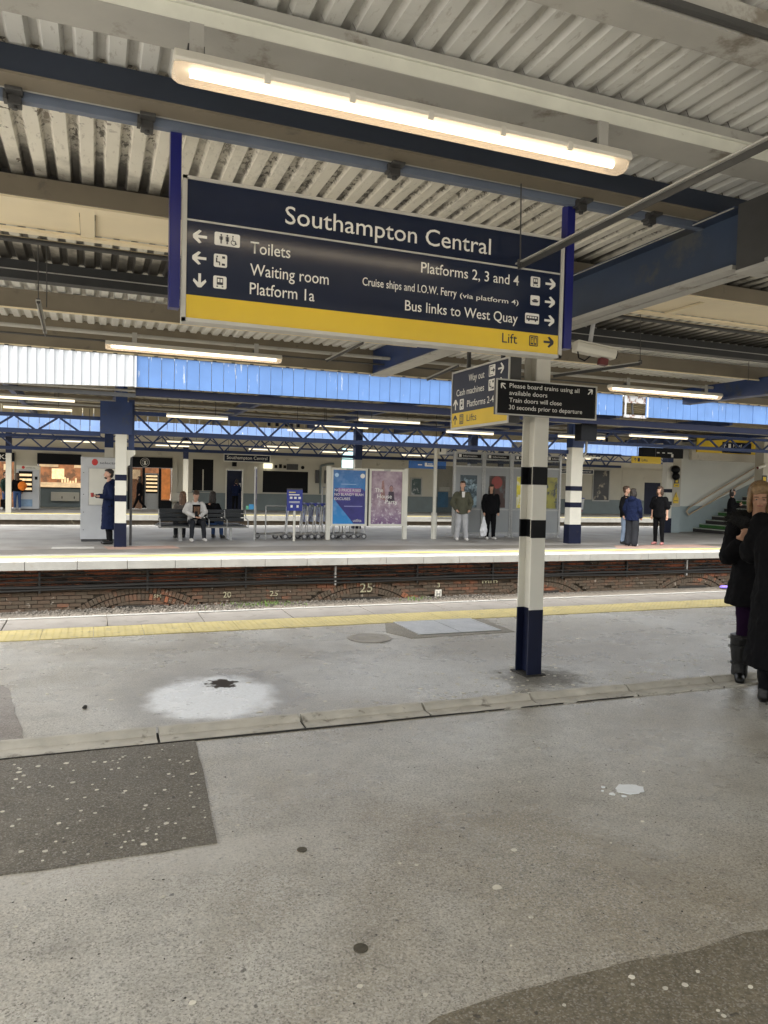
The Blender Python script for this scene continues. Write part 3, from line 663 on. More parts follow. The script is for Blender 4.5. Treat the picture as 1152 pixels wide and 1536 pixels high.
# hanging rods and T-bar struts
def strut(pts, rod, label, w_=.04):
    t = thing('hanging_strut', label, 'strut', pts[0])
    MB().bar(pts[0], pts[1], w_, .008).build('bar_flange', m_greyb, t)
    d = Vector((0, 0, -.018)); MB().bar(Vector(pts[0]) + d, Vector(pts[1]) + d, .008, .026).build('bar_web', m_dkgrey, t)
    if rod: MB().cyl(rod[0], rod[1], .004, n=6).build('rod', m_dkgrey, t); MB().box(rod[1][0] - .012, rod[1][0] + .012, rod[1][1] - .012, rod[1][1] + .012, rod[1][2] - .02, rod[1][2] + .015).build('nut', m_dkgrey, t)
    fix(t)
strut([(2.222, 3.70, 2.90), (2.229, 1.2, 2.90)], [(2.20, 3.66, 3.33), (2.21, 3.66, 2.90)], 'long grey T-bar hung on a rod in front of the big sign')
strut([(4.79, 5.72, 2.85), (4.05, 6.05, 2.72)], [(4.79, 5.74, 3.3), (4.79, 5.72, 2.85)], 'short dark bar hung on a rod right of the security camera', .03)
strut([(-.405, 6.17, 2.95), (-.435, 7.55, 2.95)], [(-.41, 6.19, 3.42), (-.405, 6.19, 2.95)], 'short grey bar hung on a rod at the left above the white fascia', .035)
strut([(2.737, 9.15, 3.2), (2.734, 7.76, 3.2)], None, 'grey bar crossing the roof under the middle of the big sign', .05)
strut([(4.30, 9.5, 3.12), (4.18, 8.3, 3.14)], None, 'grey bar at the roof edge left of the hanging way out sign', .06)
for x, y, lb in ((-.36, 6.4, 'thin black rod right of the hanging bar at the left'), (7.95, 7.4, 'thin black rod near the right edge under the roof')):
    tag(MB().cyl((x, y, 3.44), (x, y, 2.95 if x < 0 else 3.1), .004, n=6).build('hanging_rod', m_dkgrey, None), lb, 'rod')

# fluorescent fittings of the near canopy
def near_lamp(x0, x1, y, z, label, big=True):
    t = thing('fluorescent_lamp', label, 'lamp', (x0, y, z), group='lit strip lamps under the near canopy'); w_ = x1 - x0
    m_h = mat('lamp_housing', (.62, .60, .54), .4, .05, 6) if 'lamp_housing' not in bpy.data.materials else bpy.data.materials['lamp_housing']
    MB().prismx([(-.060, .044), (-.066, .054), (-.052, .088), (.052, .088), (.066, .054), (.060, .044)], .0, w_).build('housing', m_h, t, bevel=.004)
    pts = []; n = 9
    for k in range(n): a = math.pi * k / (n - 1); pts.append((-.056 * math.cos(a), .046 - .052 * math.sin(a)))
    d = MB(); secs = [(-.0, .75), (.02, .95), (.05, 1.0), (w_ - .05, 1.0), (w_ - .02, .95), (w_ - .0, .75)]; vs = []
    for x, k in secs: vs += [(x, py * k, .046 + (pz - .046) * k) for py, pz in pts]
    d.add(vs, [(q * n + i, q * n + i + 1, (q + 1) * n + i + 1, (q + 1) * n + i) for q in range(5) for i in range(n - 1)] + [tuple(range(n)), tuple(range(6 * n - 1, 5 * n - 1, -1))])
    d.build('diffuser', m_diff, t, smooth=True)
    MB().cyl((.06, -.0, .034), (w_ - .06, -.0, .034), .014, n=10).build('tube', m_tube, t)
    if big:
        MB().box(0, .001, 0, .001, 0, .001)
        for k in range(1, 6): Bx('clip', m_h, t, w_ * k / 6 - .012, w_ * k / 6 + .012, -.066, -.054, .028, .066, bevel=.003)
    for x in (.08 if big else .3, w_ - .14 if big else w_ - .3):
        Bx('bracket', m_dkgrey, t, x - .03, x + .03, -.02, .045, .082, .13); Bx('bracket_hook', m_greyb, t, x - .025, x + .025, -.035, -.02, .09, .20)
    return t
L1_ = near_lamp(.25, 2.25, 2.85, 3.085, 'large lit strip lamp closest to the photographer above the big sign')
near_lamp(.095, 2.04, 8.7, 3.035, 'lit strip lamp at the roof edge over the white and blue fascia', False)
near_lamp(6.77, 8.80, 8.7, 3.035, 'lit strip lamp at the roof edge right of the column', False)

# ================================================================== MAIN COLUMN (H section)
col = thing('steel_column', 'cream H-section column with black bands standing on the near platform', 'column', (3.585, 5.60, 0))
def hsec(z0, z1, m, name='shaft', g=0):
    b = MB(); b.box(-.069 - g, .069 + g, -.10 - g, -.088 + g, z0, z1); b.box(-.069 - g, .069 + g, .088 - g, .10 + g, z0, z1); b.box(-.006 - g, .006 + g, -.088 + g, .088 - g, z0, z1)
    return b.build(name, m, col)
ph = .006
hsec(.575, 2.96, m_colpaint); hsec(0, .578, m_navy, 'painted_base', .0015)
for z0, z1 in ((1.205, 1.36), (1.665, 1.82)): hsec(z0, z1, m_black, 'painted_band', .002)
MB().cyl((-.10, -.06, .0), (-.10, -.06, 0.001), .001)
Bx('base_plate', m_grime_shade, col, -.10, .10, -.13, .13, .0, .012); Bx('cap_plate', m_dkgrey, col, -.15, .15, -.17, .17, 2.96, 2.985)
MB().cyl((-.045, -.06, .6), (-.045, -.06, 2.9), .012).build('conduit', m_white, col)
col.rotation_euler = (0, 0, R(0))

# ================================================================== BIG STATION SIGN
sg = thing('station_sign', 'big navy and yellow direction sign headed Southampton Central', 'sign', (1.48, 3.78, 2.415))
SX, SZ = 1.48, 2.415
def SL(x, z): return x - SX, z - SZ
Bx('back_box', m_signframe, sg, -1.09, 1.09, .0, .09, .0, .695, bevel=.003)
Bx('navy_face', m_signface, sg, -1.072, 1.072, -.006, .0, .492, .682); Bx('navy_face', m_signface, sg, -1.072, 1.072, -.006, 0, .128, .484); Bx('yellow_face', m_signyel, sg, -1.072, 1.072, -.0062, 0, .016, .128)
for a in ((-1.095, 1.095, .682, .698), (-1.095, 1.095, -.003, .015), (-1.0955, -1.074, -.003, .698), (1.074, 1.0955, -.003, .698), (-1.072, 1.072, .484, .492)):
    Bx('frame', m_signframe, sg, a[0], a[1], -.013, -.0, a[2], a[3])
for x in (-1.155, 1.105): Bx('hanger_post', m_royal, sg, x - (.0 if x < 0 else 0), x + .052, -.02, .045, .055, .90, bevel=.003)
YF = -.0075
def st(s, x, z, cap, wd=None, al='L', mt=None): text(sg, s, x - SX, z - SZ, YF, cap, mt or m_letter, wd, al)
st('Southampton Central', .893, 2.955, .088, 1.19)
st('Toilets', .718, 2.783, .058, .205); st('Waiting room', .718, 2.673, .058, .412); st('Platform 1a', .718, 2.579, .058, .337)
st('Platforms 2, 3 and 4', 2.272, 2.803, .056, .617, 'R'); st('Cruise ships and I.O.W. Ferry', 1.875, 2.694, .042, .558, 'R'); st('(via platform 4)', 2.274, 2.694, .026, .378, 'R')
st('Bus links to West Quay', 2.272, 2.588, .055, .707, 'R'); st('Lift', 2.273, 2.470, .054, .10, 'R', m_lettnavy)
def arrow(par, x, z, s, ang, mt, y=YF, th=.013):   # solid arrow in the xz plane pointing along ang
    c, n = math.cos(ang), math.sin(ang)
    def P(a, b): return (x + a * c - b * n, z + a * n + b * c)
    m = MB(); m.prism([P(-s, -th / 2), P(s * .75, -th / 2), P(s * .75, th / 2), P(-s, th / 2)], y, y + .0015)
    for q in (1, -1): m.prism([P(s, 0), P(s - th * .1, th * .7 * q), P(s * .12, s * .82 * q + th * .35 * q), P(s * .12 - th * .9, s * .82 * q), P(s - th * 1.4, 0)], y - .0003 * (q + 2), y + .0012)
    return m.build('arrow', mt, par)
for x, z, a in ((.470, 2.829, 180), (.468, 2.725, 180), (.471, 2.617, 270)): arrow(sg, x - SX, z - SZ, .034, R(a), m_letter)
for z in (2.838, 2.733, 2.625): arrow(sg, 2.487 - SX, z - SZ, .034, 0, m_letter)
arrow(sg, 2.487 - SX, 2.499 - SZ, .034, 0, m_lettnavy)
def panel(par, x0, x1, z0, z1, mt, y=YF, r=.008):
    pts = []
    for cx, cz, a0 in ((x1 - r, z1 - r, 0), (x0 + r, z1 - r, 90), (x0 + r, z0 + r, 180), (x1 - r, z0 + r, 270)):
        pts += [(cx + r * math.cos(R(a0 + k * 30)), cz + r * math.sin(R(a0 + k * 30))) for k in range(4)]
    return MB().prism(pts, y, y + .0015).build('pictogram', mt, par)
def pict(par, x0, x1, z0, z1, kind, bgm, fgm, y=YF):
    p = panel(par, x0, x1, z0, z1, bgm, y); y -= .0012; w_, h = x1 - x0, z1 - z0; cx, cz = (x0 + x1) / 2, (z0 + z1) / 2; m = MB()
    def rc(a, b, c, d): m.prism([(x0 + a * w_, z0 + c * h), (x0 + b * w_, z0 + c * h), (x0 + b * w_, z0 + d * h), (x0 + a * w_, z0 + d * h)], y, y + .001)
    def dc(a, c, r): m.prism([(x0 + a * w_ + r * h * math.cos(k * .7854), z0 + c * h + r * h * math.sin(k * .7854)) for k in range(8)], y, y + .001)
    if kind == 'toilet':
        for a in (.26, .50):
            dc(a, .80, .07); rc(a - .035, a + .035, .42, .70); rc(a - .03, a - .005, .15, .42); rc(a + .005, a + .03, .15, .42); rc(a - .065, a - .045, .45, .70); rc(a + .045, a + .065, .45, .70)
        m.prism([(x0 + (.50 - .07) * w_, z0 + .36 * h), (x0 + (.50 + .07) * w_, z0 + .36 * h), (x0 + .50 * w_, z0 + .62 * h)], y - .0004, y + .001)
        dc(.72, .80, .06); rc(.70, .73, .42, .72); rc(.70, .82, .42, .48); rc(.80, .83, .22, .46); rc(.82, .88, .2, .26)
        for k in range(10):
            a0, a1 = 2.3 + k * .42, 2.3 + (k + 1) * .42; R0, R1 = .17 * h, .22 * h; ox, oz = x0 + .75 * w_, z0 + .33 * h
            m.prism([(ox + R0 * math.cos(a0), oz + R0 * math.sin(a0)), (ox + R1 * math.cos(a0), oz + R1 * math.sin(a0)), (ox + R1 * math.cos(a1), oz + R1 * math.sin(a1)), (ox + R0 * math.cos(a1), oz + R0 * math.sin(a1))], y, y + .001)
    elif kind == 'wait':
        dc(.25, .80, .07); rc(.16, .26, .36, .70); rc(.16, .46, .34, .42); rc(.40, .48, .14, .36); rc(.60, .84, .14, .30); rc(.62, .84, .68, .86)
    elif kind == 'train':
        rc(.26, .74, .30, .86); m.f = m.f; q = MB()
        for a, b in ((.32, .47), (.53, .68)): q.prism([(x0 + a * w_, z0 + .5 * h), (x0 + b * w_, z0 + .5 * h), (x0 + b * w_, z0 + .76 * h), (x0 + a * w_, z0 + .76 * h)], y - .0008, y)
        q.build('pictogram_window', bgm, par); rc(.24, .36, .12, .22); rc(.64, .76, .12, .22)
    elif kind == 'boat':
        m.prism([(x0 + .12 * w_, z0 + .5 * h), (x0 + .25 * w_, z0 + .3 * h), (x0 + .75 * w_, z0 + .3 * h), (x0 + .88 * w_, z0 + .5 * h)], y, y + .001); rc(.32, .68, .52, .62)
    elif kind == 'bus':
        rc(.08, .92, .34, .76); q = MB()
        for k in range(4): q.prism([(x0 + (.14 + k * .18) * w_, z0 + .52 * h), (x0 + (.27 + k * .18) * w_, z0 + .52 * h), (x0 + (.27 + k * .18) * w_, z0 + .68 * h), (x0 + (.14 + k * .18) * w_, z0 + .68 * h)], y - .0008, y)
        q.build('pictogram_window', bgm, par); dc(.26, .3, .09); dc(.74, .3, .09)
    elif kind == 'lift':
        for a, b, c, d in ((.1, .16, .1, .9), (.84, .9, .1, .9), (.1, .9, .1, .15), (.1, .9, .85, .9), (.47, .53, .1, .88)): rc(a, b, c, d)
        for a in (.32, .68): dc(a, .68, .07); rc(a - .07, a + .07, .3, .6)
    elif kind == 'exit':
        for a, b, c, d in ((.1, .17, .1, .9), (.1, .7, .1, .16), (.1, .7, .84, .9), (.35, .8, .46, .54)): rc(a, b, c, d)
        m.prism([(x0 + .7 * w_, z0 + .3 * h), (x0 + .95 * w_, z0 + .5 * h), (x0 + .7 * w_, z0 + .7 * h)], y, y + .001)
    m.build('pictogram_print', fgm, par)
def sp_(a, b, c, d, k, bgm=m_letter, fgm=m_lettnavy): pict(sg, a - SX, b - SX, c - SZ, d - SZ, k, bgm, fgm)
sp_(.540, .665, 2.800, 2.864, 'toilet'); sp_(.538, .603, 2.693, 2.757, 'wait'); sp_(.537, .602, 2.588, 2.650, 'train')
sp_(2.352, 2.416, 2.808, 2.868, 'train'); sp_(2.354, 2.416, 2.703, 2.760, 'boat'); sp_(2.322, 2.416, 2.595, 2.655, 'bus')
sp_(2.354, 2.414, 2.466, 2.528, 'lift', m_lettnavy, m_signyel)

# ================================================================== SECOND SIGNS ON THE COLUMN
pb = thing('boarding_notice', 'small black sign asking passengers to board using all doors, on the column', 'sign', (3.54, 5.36, 2.235))
Bx('back_box', m_dkgrey, pb, -.49, .49, .0, .04, 0, .288, bevel=.002); Bx('face', m_black, pb, -.48, .48, -.004, 0, .01, .278)
for a in ((-.495, .495, .279, .290), (-.495, .495, -.002, .009), (-.495, -.484, .009, .279), (.484, .495, .009, .279)): Bx('frame', m_signframe, pb, a[0], a[1], -.009, .0, a[2], a[3])
for i, (s, wd_) in enumerate((('Please board trains using all', .685), ('available doors', .365), ('Train doors will close', .51), ('30 seconds prior to departure', .72))):
    text(pb, s, -.372, .222 - i * .059, -.0055, .036, m_letter, wd_)
arrow(pb, -.43, .232, .030, R(135), m_letter, -.0055, .009); arrow(pb, .425, .238, .030, R(45), m_letter, -.0055, .009)
wo = thing('way_out_sign', 'navy and yellow hanging sign for way out, cash machines and lifts beside the column', 'sign', (3.2, 5.39, 2.18))
# this board faces -x: local x runs along -y of the world
wo.rotation_euler = (0, 0, R(-90)); wo.location = (3.25, 6.565, 2.185)   # local +x -> world -y, local -y -> world -x
Wd = 1.07
Bx('back_box', m_dkgrey, wo, 0, Wd, .0, .11, 0, .553); m_matnavy = mat('matt_navy_face', (.010, .015, .04), .5, .1, 2); m_matyel = mat('matt_yellow_face', (.72, .50, .035), .55, .06, 3)
Bx('navy_face', m_matnavy, wo, .01, Wd - .01, -.005, 0, .155, .54); Bx('yellow_face', m_matyel, wo, .01, Wd - .01, -.0055, 0, .02, .155)
for a in ((-.005, Wd + .005, .541, .556), (-.005, Wd + .005, -.003, .018), (-.005, .008, .018, .541), (Wd - .008, Wd + .005, .018, .541)): Bx('frame', m_signframe, wo, a[0], a[1], -.012, 0, a[2], a[3])
text(wo, 'Way out', .64, .430, -.0065, .064, m_letter, .30, 'R'); text(wo, 'Cash machines', .64, .315, -.0065, .060, m_letter, .545, 'R'); text(wo, 'Platforms 2-4', .32, .195, -.0065, .060, m_letter, .50); text(wo, 'Lifts', .32, .062, -.0065, .062, m_lettnavy, .19)
pict(wo, .72, .83, .425, .525, 'exit', m_letter, m_lettnavy, -.0065); arrow(wo, .93, .475, .05, 0, m_letter, -.0065, .016)
pict(wo, .72, .83, .300, .40, 'wait', m_letter, m_lettnavy, -.0065); arrow(wo, .93, .350, .05, 0, m_letter, -.0065, .016)
pict(wo, .17, .25, .18, .28, 'train', m_letter, m_lettnavy, -.0065); arrow(wo, .08, .235, .05, R(90), m_letter, -.0065, .016)
pict(wo, .17, .25, .042, .135, 'lift', m_lettnavy, m_signyel, -.0065); arrow(wo, .08, .09, .045, R(90), m_lettnavy, -.0065, .016)
MB().box(.2, .23, .04, .07, .553, 1.10).box(.84, .87, .04, .07, .553, 1.10).build('hanger', m_dkgrey, wo)
# security camera under the cross beam
cc = thing('security_camera', 'white box security camera with dark lens window beside the big sign', 'camera', (3.75, 5.3, 2.83))
cc.rotation_euler = (0, R(8), R(-12))
MB().prismx([(-.045, -.04), (.045, -.04), (.06, .0), (.055, .04), (-.055, .04), (-.06, 0)], .0, .36).build('housing', m_white, cc, bevel=.008)
MB().box(-.0, .40, -.066, .066, .041, .052).build('sunshield', m_white, cc, bevel=.004)
MB().prismx([(-.036, -.032), (.036, -.032), (.046, .0), (.042, .032), (-.042, .032), (-.046, 0)], .358, .372).build('lens_window', m_black, cc)
MB().cyl((.13, 0, .05), (.13, 0, .24), .018).box(.09, .17, -.035, .035, .24, .26).build('mount', m_greycab, cc)
MB().path([(.02, -.03, -.03), (.04, -.03, -.09), (.10, -.02, -.10), (.15, 0, -.05)], .006, 6).build('cable', m_black, cc)
m_red = mat('dark_red_plastic', (.12, .02, .02), .5)
Bx('lamp', m_red, cc, .24, .31, -.02, .04, -.10, -.045)
# departure board seen at the right edge
dpb = thing('departure_board', 'grey boxed display board hanging at the top right edge of the picture', 'display board', (3.42, 2.52, 2.88))
Bx('casing', mat('board_grey', (.16, .17, .165), .6), dpb, -.09, .07, -.55, .47, 0, .42, bevel=.006); Bx('screen', m_black, dpb, -.097, -.091, -.50, .46, .05, .32)
Bx('lip', m_galv, dpb, -.14, -.09, -.5, .46, -.02, .0)
for i, (a, b) in enumerate(((-.44, -.32), (-.30, -.20), (-.17, -.05), (-.02, .10), (.14, .24), (.27, .33), (.35, .44))):
    for z in (.345, .375): Bx('worn_lettering', m_signframe, dpb, -.0935, -.0905, a, b, z, z + .02)
# ================================================================== ISLAND CANOPY
ic = thing('island_canopy', 'long blue island platform canopy with white ribbed and peeling blue fascia boards', 'canopy', (8, 21, 0))
def fb(x): return 3.566 + .0065 * (x - .78) if x > .78 else 3.566 + .038 * (x - .78)
def ft(x): return 4.22 + .0015 * (x - .78)
x = .775; i = 0
while x > -6:      # white ribbed part: rounded ribs
    w_ = .168; x0, x1 = x - w_, x; m = MB(); pr_ = [(x0, 16.60), (x0 + .03, 16.60), (x0 + .05, 16.565), (x1 - .05, 16.565), (x1 - .03, 16.60), (x1, 16.60), (x1, 16.615), (x0, 16.615)]
    zb, zt = fb(x0), ft(x0); n = len(pr_)
    m.add([(a, b, fb(a)) for a, b in pr_] + [(a, b, ft(a)) for a, b in pr_], [tuple(range(n)), tuple(range(2 * n - 1, n - 1, -1))] + [(k, k + n, (k + 1) % n + n, (k + 1) % n) for k in range(n)])
    m.build('fascia_rib', m_fwhite, ic); x -= w_
x = .785
while x < 32:
    w_ = .262; y = 16.6 + rnd.uniform(-.006, .006)
    if 13.45 < x + w_ / 2 < 14.15:
        x += w_; continue
    m = MB(); a, b = x + .006, x + w_ - .004; top = ft(x)
    m.add([(a, y, fb(a)), (b, y, fb(b)), (b, y + .022, fb(b)), (a, y + .022, fb(a)), (a, y, top), (b, y, top), (b, y + .022, top), (a, y + .022, top)],
          [(0, 3, 2, 1), (4, 5, 6, 7), (0, 1, 5, 4), (1, 2, 6, 5), (2, 3, 7, 6), (3, 0, 4, 7)])
    m.build('fascia_board', m_fblue, ic); x += w_
Bx('corner_post', m_fwhite, ic, .768, .80, 16.54, 16.59, 3.55, 4.22)
gp = Bx('broken_edge', m_fpeel, ic, 13.45, 14.2, 16.62, 16.66, 4.02, 4.236); Bx('broken_edge', m_fpeel, ic, 13.45, 14.2, 16.62, 16.66, 3.62, 3.70)
MB().bar((13.8, 16.7, 3.7), (13.75, 16.7, 4.02), .05, .03).build('broken_brace', m_dkgrey, ic)
for xx in (13.43, 14.18): Bx('peeling_edge', m_fwhite, ic, xx, xx + .05, 16.585, 16.60, 3.65, 4.23)
Bx('fascia_cap', m_dkgrey, ic, -6, 32, 16.55, 16.72, 4.245, 4.30)
Bx('fascia_rail', m_navy, ic, .8, 32, 16.72, 16.86, 3.40, 3.56); Bx('fascia_rail', m_dkgrey, ic, -6, .8, 16.75, 16.86, 3.36, 3.44)
Bx('gutter', m_greyb, ic, -6, 32, 16.9, 17.0, 3.40, 3.44)
rs = MB()
for k in range(110): rs.box(-6 + k * .35, -6 + k * .35 + .2, 16.8, 27.1, 4.03, 4.08)
rs.build('roof_ribs', m_undercream, ic, kind='stuff'); Bx('roof_deck', m_undercream, ic, -6, 33, 16.75, 27.2, 4.085, 4.2)
x = -6
while x < 32:
    Bx('rear_board', m_undercream, ic, x + .005, x + .345, 27.15, 27.18, 3.6 + rnd.uniform(0, .01), 4.02); x += .35
for y in (18.9, 21.2, 23.5, 25.8): Bx('purlin', m_brown, ic, -6, 32, y, y + .12, 3.86, 4.02)
for y, z in ((17.3, 3.56), (20.4, 3.60), (22.6, 3.66)): MB().cyl((-6, y, z), (32, y, z), .03, n=6).build('conduit', m_greyb, ic)
slot = MB().box(0, .12, 27.13, 27.149, 3.68, 3.92).mesh('dark_slot', m_navy)
for xx in (5.9, 6.2, 6.55, 6.75, 7.0, 13.0, 13.3, 9.1, 21.0): link('dark_slot', slot, ic, (xx, 0, 0))
for xx in (-1.9, .45, 3.9, 7.4, 10.9, 13.4, 17.5, 22): Bx('cross_beam', m_beamblue, ic, xx, xx + .12, 16.9, 27.1, 3.62, 3.85)
fix(ic)
def girder(label, x0, x1, y, zt, zb, n0, pitch_, ch=.085):
    g = thing('lattice_girder', label, 'girder', (x0, y, zb)); 
    Bx('top_chord', m_beamblue, g, x0, x1, y - .05, y + .05, zt - ch / 2, zt + ch / 2); Bx('bottom_chord', m_beamblue, g, x0, x1, y - .06, y + .06, zb - ch * .6, zb + ch * .6)
    x = n0
    while x - pitch_ > x0: x -= pitch_
    while x < x1 + pitch_ / 2:
        for s in (-1, 1):
            xe = x + s * pitch_ / 2
            if x0 <= xe <= x1 and x0 <= x <= x1: MB().bar((x + s * .04, y, zb + ch * .5), (xe - s * .03, y, zt - ch * .45), .05, .045).build('brace', m_beamblue, g)
        x += pitch_
    fix(g)
girder('blue lattice girder at the left end, low under the island canopy', -4, .12, 18.8, 3.02, 2.66, -.32, .93)
girder('long blue lattice girder between the banded columns', .76, 13.2, 18.8, 3.19, 2.73, 1.35, .92, .095)
girder('blue lattice girder right of the right banded column, highest of them', 13.6, 24, 18.8, 3.42, 3.05, 14.3, .95)
girder('long blue lattice girder behind the banded columns', .9, 20.6, 25.6, 3.08, 2.60, 1.6, .83)
girder('blue lattice girder behind the left banded column', -5, .5, 25.6, 2.88, 2.49, -1.5, .83)
def lamp(x0, x1, y, z, lb, zt=3.86):
    t = thing('fluorescent_lamp', lb, 'lamp', (x0, y, z), group='lit strip lamps under the island and far canopies'); w_ = x1 - x0
    MB().prismx([(-.05, .0), (-.035, -.045), (.035, -.045), (.05, 0)], 0, w_).build('diffuser', m_farlamp, t)
    Bx('housing', m_greyb, t, -.005, w_ + .005, -.045, .045, .003, .045)
    for k in (.2, .8): MB().cyl((w_ * k, 0, .045), (w_ * k, 0, zt - z), .008, n=5).build('hanger', m_dkgrey, t)
lamps = [(-2.4, -.42, 17.6, 3.30, 'lit lamp at the far left just below the white ribbed fascia'), (-1.95, -.51, 19.0, 3.21, 'lit lamp at the far left, second below the white fascia'),
 (1.51, 2.88, 17.6, 3.09, 'lit lamp right of the left banded column'), (4.92, 6.22, 20, 3.08, 'dim lit lamp left of the pair over the blue poster'), (6.14, 7.78, 17.6, 3.25, 'lit lamp nearest over the blue poster'),
 (5.75, 7.31, 20.2, 3.26, 'lit lamp behind the one over the blue poster'), (8.57, 9.94, 17.6, 3.07, 'lit lamp just under the way out sign'), (12.03, 13.56, 17.6, 3.11, 'lit lamp left of the right banded column'),
 (14.47, 16.57, 17.6, 3.24, 'lit lamp right of the right banded column under the torn fascia'), (8.71, 9.95, 26.2, 2.91, 'lit lamp above the cyan daylight opening'), (-1.16, .07, 26.2, 2.95, 'lit lamp left of the left banded column behind the girder'),
 (2.24, 3.49, 26.2, 2.93, 'lit lamp above the black coffee shop front'), (5.61, 6.85, 26.2, 2.90, 'lit lamp above the far station name sign'), (18.3, 19.5, 26.2, 2.93, 'lit lamp left of the yellow lift sign')]
for a in lamps: lamp(*a)
for a in [(-1.4, .01, 35.8, 3.22, 'small far lamp behind the left column lamp'), (2.6, 4.1, 35.8, 3.2, 'small far lamp over the coffee shop front'), (6.9, 8.3, 35.8, 3.19, 'small far lamp over the navy door'), (10.5, 11.9, 35.8, 3.2, 'small far lamp over the wide dark window'), (14.8, 16.2, 35.8, 3.2, 'small far lamp over the pink poster'), (19.5, 21, 35.8, 3.2, 'small far lamp over the blue shop sign')]: lamp(*a, 4.2)

# ------------------------------------------------------------------ columns of the island
def column(x, y, w_, label, bands=True, ztop=3.9, head=2.80, base=.56):
    c = thing('banded_column', label, 'column', (x, y, 0), group='banded cream columns')
    Bx('shaft', m_white, c, -w_ / 2, w_ / 2, -.13, .13, base, head, bevel=.004); Bx('painted_base', m_navy, c, -w_ / 2 - .012, w_ / 2 + .012, -.14, .14, 0, base + .01)
    if bands:
        for z0, z1 in ((1.08, 1.23), (1.575, 1.715)): Bx('painted_band', m_navy, c, -w_ / 2 - .004, w_ / 2 + .004, -.134, .134, z0, z1)
    Bx('head', m_beamblue, c, -w_ / 2 - .004, w_ / 2 + .004, -.14, .14, head, ztop)
    return c
c = column(.575, 18.73, .25, 'cream and navy banded column by the vending machine at the left')
Bx('head_plate', m_beamblue, c, -.47, .24, -.16, -.145, 2.66, 3.42); MB().prism([(.13, 2.27), (.25, 2.27), (.32, 2.1), (.32, 2.1)][:3] + [(.13, 1.95)], -.05, .05)
MB().prism([(.125, 1.9), (.20, 1.95), (.21, 2.12), (.32, 2.2), (.32, 2.3), (.125, 2.3)], -.06, .06).build('bracket', m_white, c)
MB().cyl((.24, .12, 0.02), (.24, .12, 2.2), .03).build('downpipe', m_dkgrey, c); Bx('downpipe_box', m_beamblue, c, .17, .30, .05, .18, 2.2, 3.5)
c = column(13.37, 18.7, .40, 'cream and navy banded column right of the shelter', head=2.86)
Bx('head_plate', m_beamblue, c, -.2, .2, -.16, -.145, 2.87, 3.5)
MB().path([(.22, -.1, 3.5), (.33, -.1, 3.2), (.33, -.1, 2.75), (.22, -.1, 2.6)], .035).build('pipe', m_greyb, c)
Bx('bracket', m_white, c, .2, .9, -.05, .05, 2.57, 2.61)
MB().prism([(.2, 2.3), (.22, 2.3), (.32, 2.5), (.32, 2.57), (.2, 2.57)], -.06, .06).build('bracket', m_white, c)
column(.42, 25.6, .26, 'plain cream column standing behind the left banded column', False, head=2.6)
column(8.9, 25.6, .26, 'cream column rising behind the two posters', False, head=2.5)
column(13.6, 25.6, .28, 'cream column seen behind the shelter glass', False, head=2.5)
column(20.95, 23.2, .28, 'cream and navy banded column by the stair pillar', True, head=2.75)

# ------------------------------------------------------------------ grey vending kiosk
m_redball = mat('red_ball_print', (.55, .03, .025), .35); m_glow = mat('lit_shelf', (.8, .6, .35), .5, .3, 20, emis=(1, .75, .45), emis_s=.35)
vk = thing('vending_kiosk', 'tall light grey vending machine casing with a red ball logo', 'vending machine', (.12, 20.3, 0))
Bx('casing', m_greycab, vk, -.45, .45, 0, .85, .06, 2.15, bevel=.008); Bx('plinth', m_dkgrey, vk, -.43, .43, .02, .83, 0, .058)
Bx('panel_frame', m_galv, vk, -.275, .45, -.012, .0, .92, 1.88); Bx('panel', m_white, vk, -.25, .43, -.018, -.012, .94, 1.86); Bx('header', m_greycab, vk, -.31, .46, -.03, .0, 1.90, 2.14, bevel=.004)
MB().ball((-.12, -.03, 2.02), (.075, .01, .085), 14, 8).build('logo_ball', m_redball, vk, smooth=True); text(vk, 'selecta', .0, 1.98, -.032, .06, m_lettnavy, .38)
for z in (.3, .75, 1.2, 1.75): MB().disc((-.38, -.004, z), .012, (0, -1, 0), .004, 8).build('bolt', m_dkgrey, vk)

# ------------------------------------------------------------------ bench, back to back
bn = thing('bench', 'back to back metal bench with black slatted seats', 'bench', (2.78, 20.75, 0))
m_slat = mat('bench_slat', (.010, .014, .018), .4, .15, 8)
for sd, yy in ((1, -.0), (-1, .55)):
    for u, (xa, xb) in enumerate(((-1.14, -.42), (-.38, .08), (.12, .56), (.60, 1.12))):
        sgn = 1 if sd == 1 else -1
        for k in range(3):
            z = .50 + k * .115; y = yy + sgn * (.02 + k * .028)
            Bx('back_slat', m_slat, bn, xa, xb, y - .012, y + .012, z, z + .095, bevel=.006)
        for k in range(4):
            y = yy - sgn * (.06 + k * .10); Bx('seat_slat', m_slat, bn, xa, xb, y - .04, y + .04, .385, .41, bevel=.006)
    Bx('seat_rail', m_galv, bn, -1.2, 1.2, yy - .25 * sd - .03, yy - .25 * sd + .03, .335, .38)
for x in (-1.17, -.40, .10, .58, 1.15):
    MB().path([(x, -.42, .40), (x, -.42, .56), (x, -.05, .60), (x, .03, .82)], .014, 6).build('arm_frame', m_galv, bn)
for x in (-.62, .72):
    for y in (-.2, .72): Bx('leg', m_galv, bn, x - .035, x + .035, y - .03, y + .03, .012, .335)
    Bx('foot', m_galv, bn, x - .05, x + .05, -.36, .86, 0, .012)
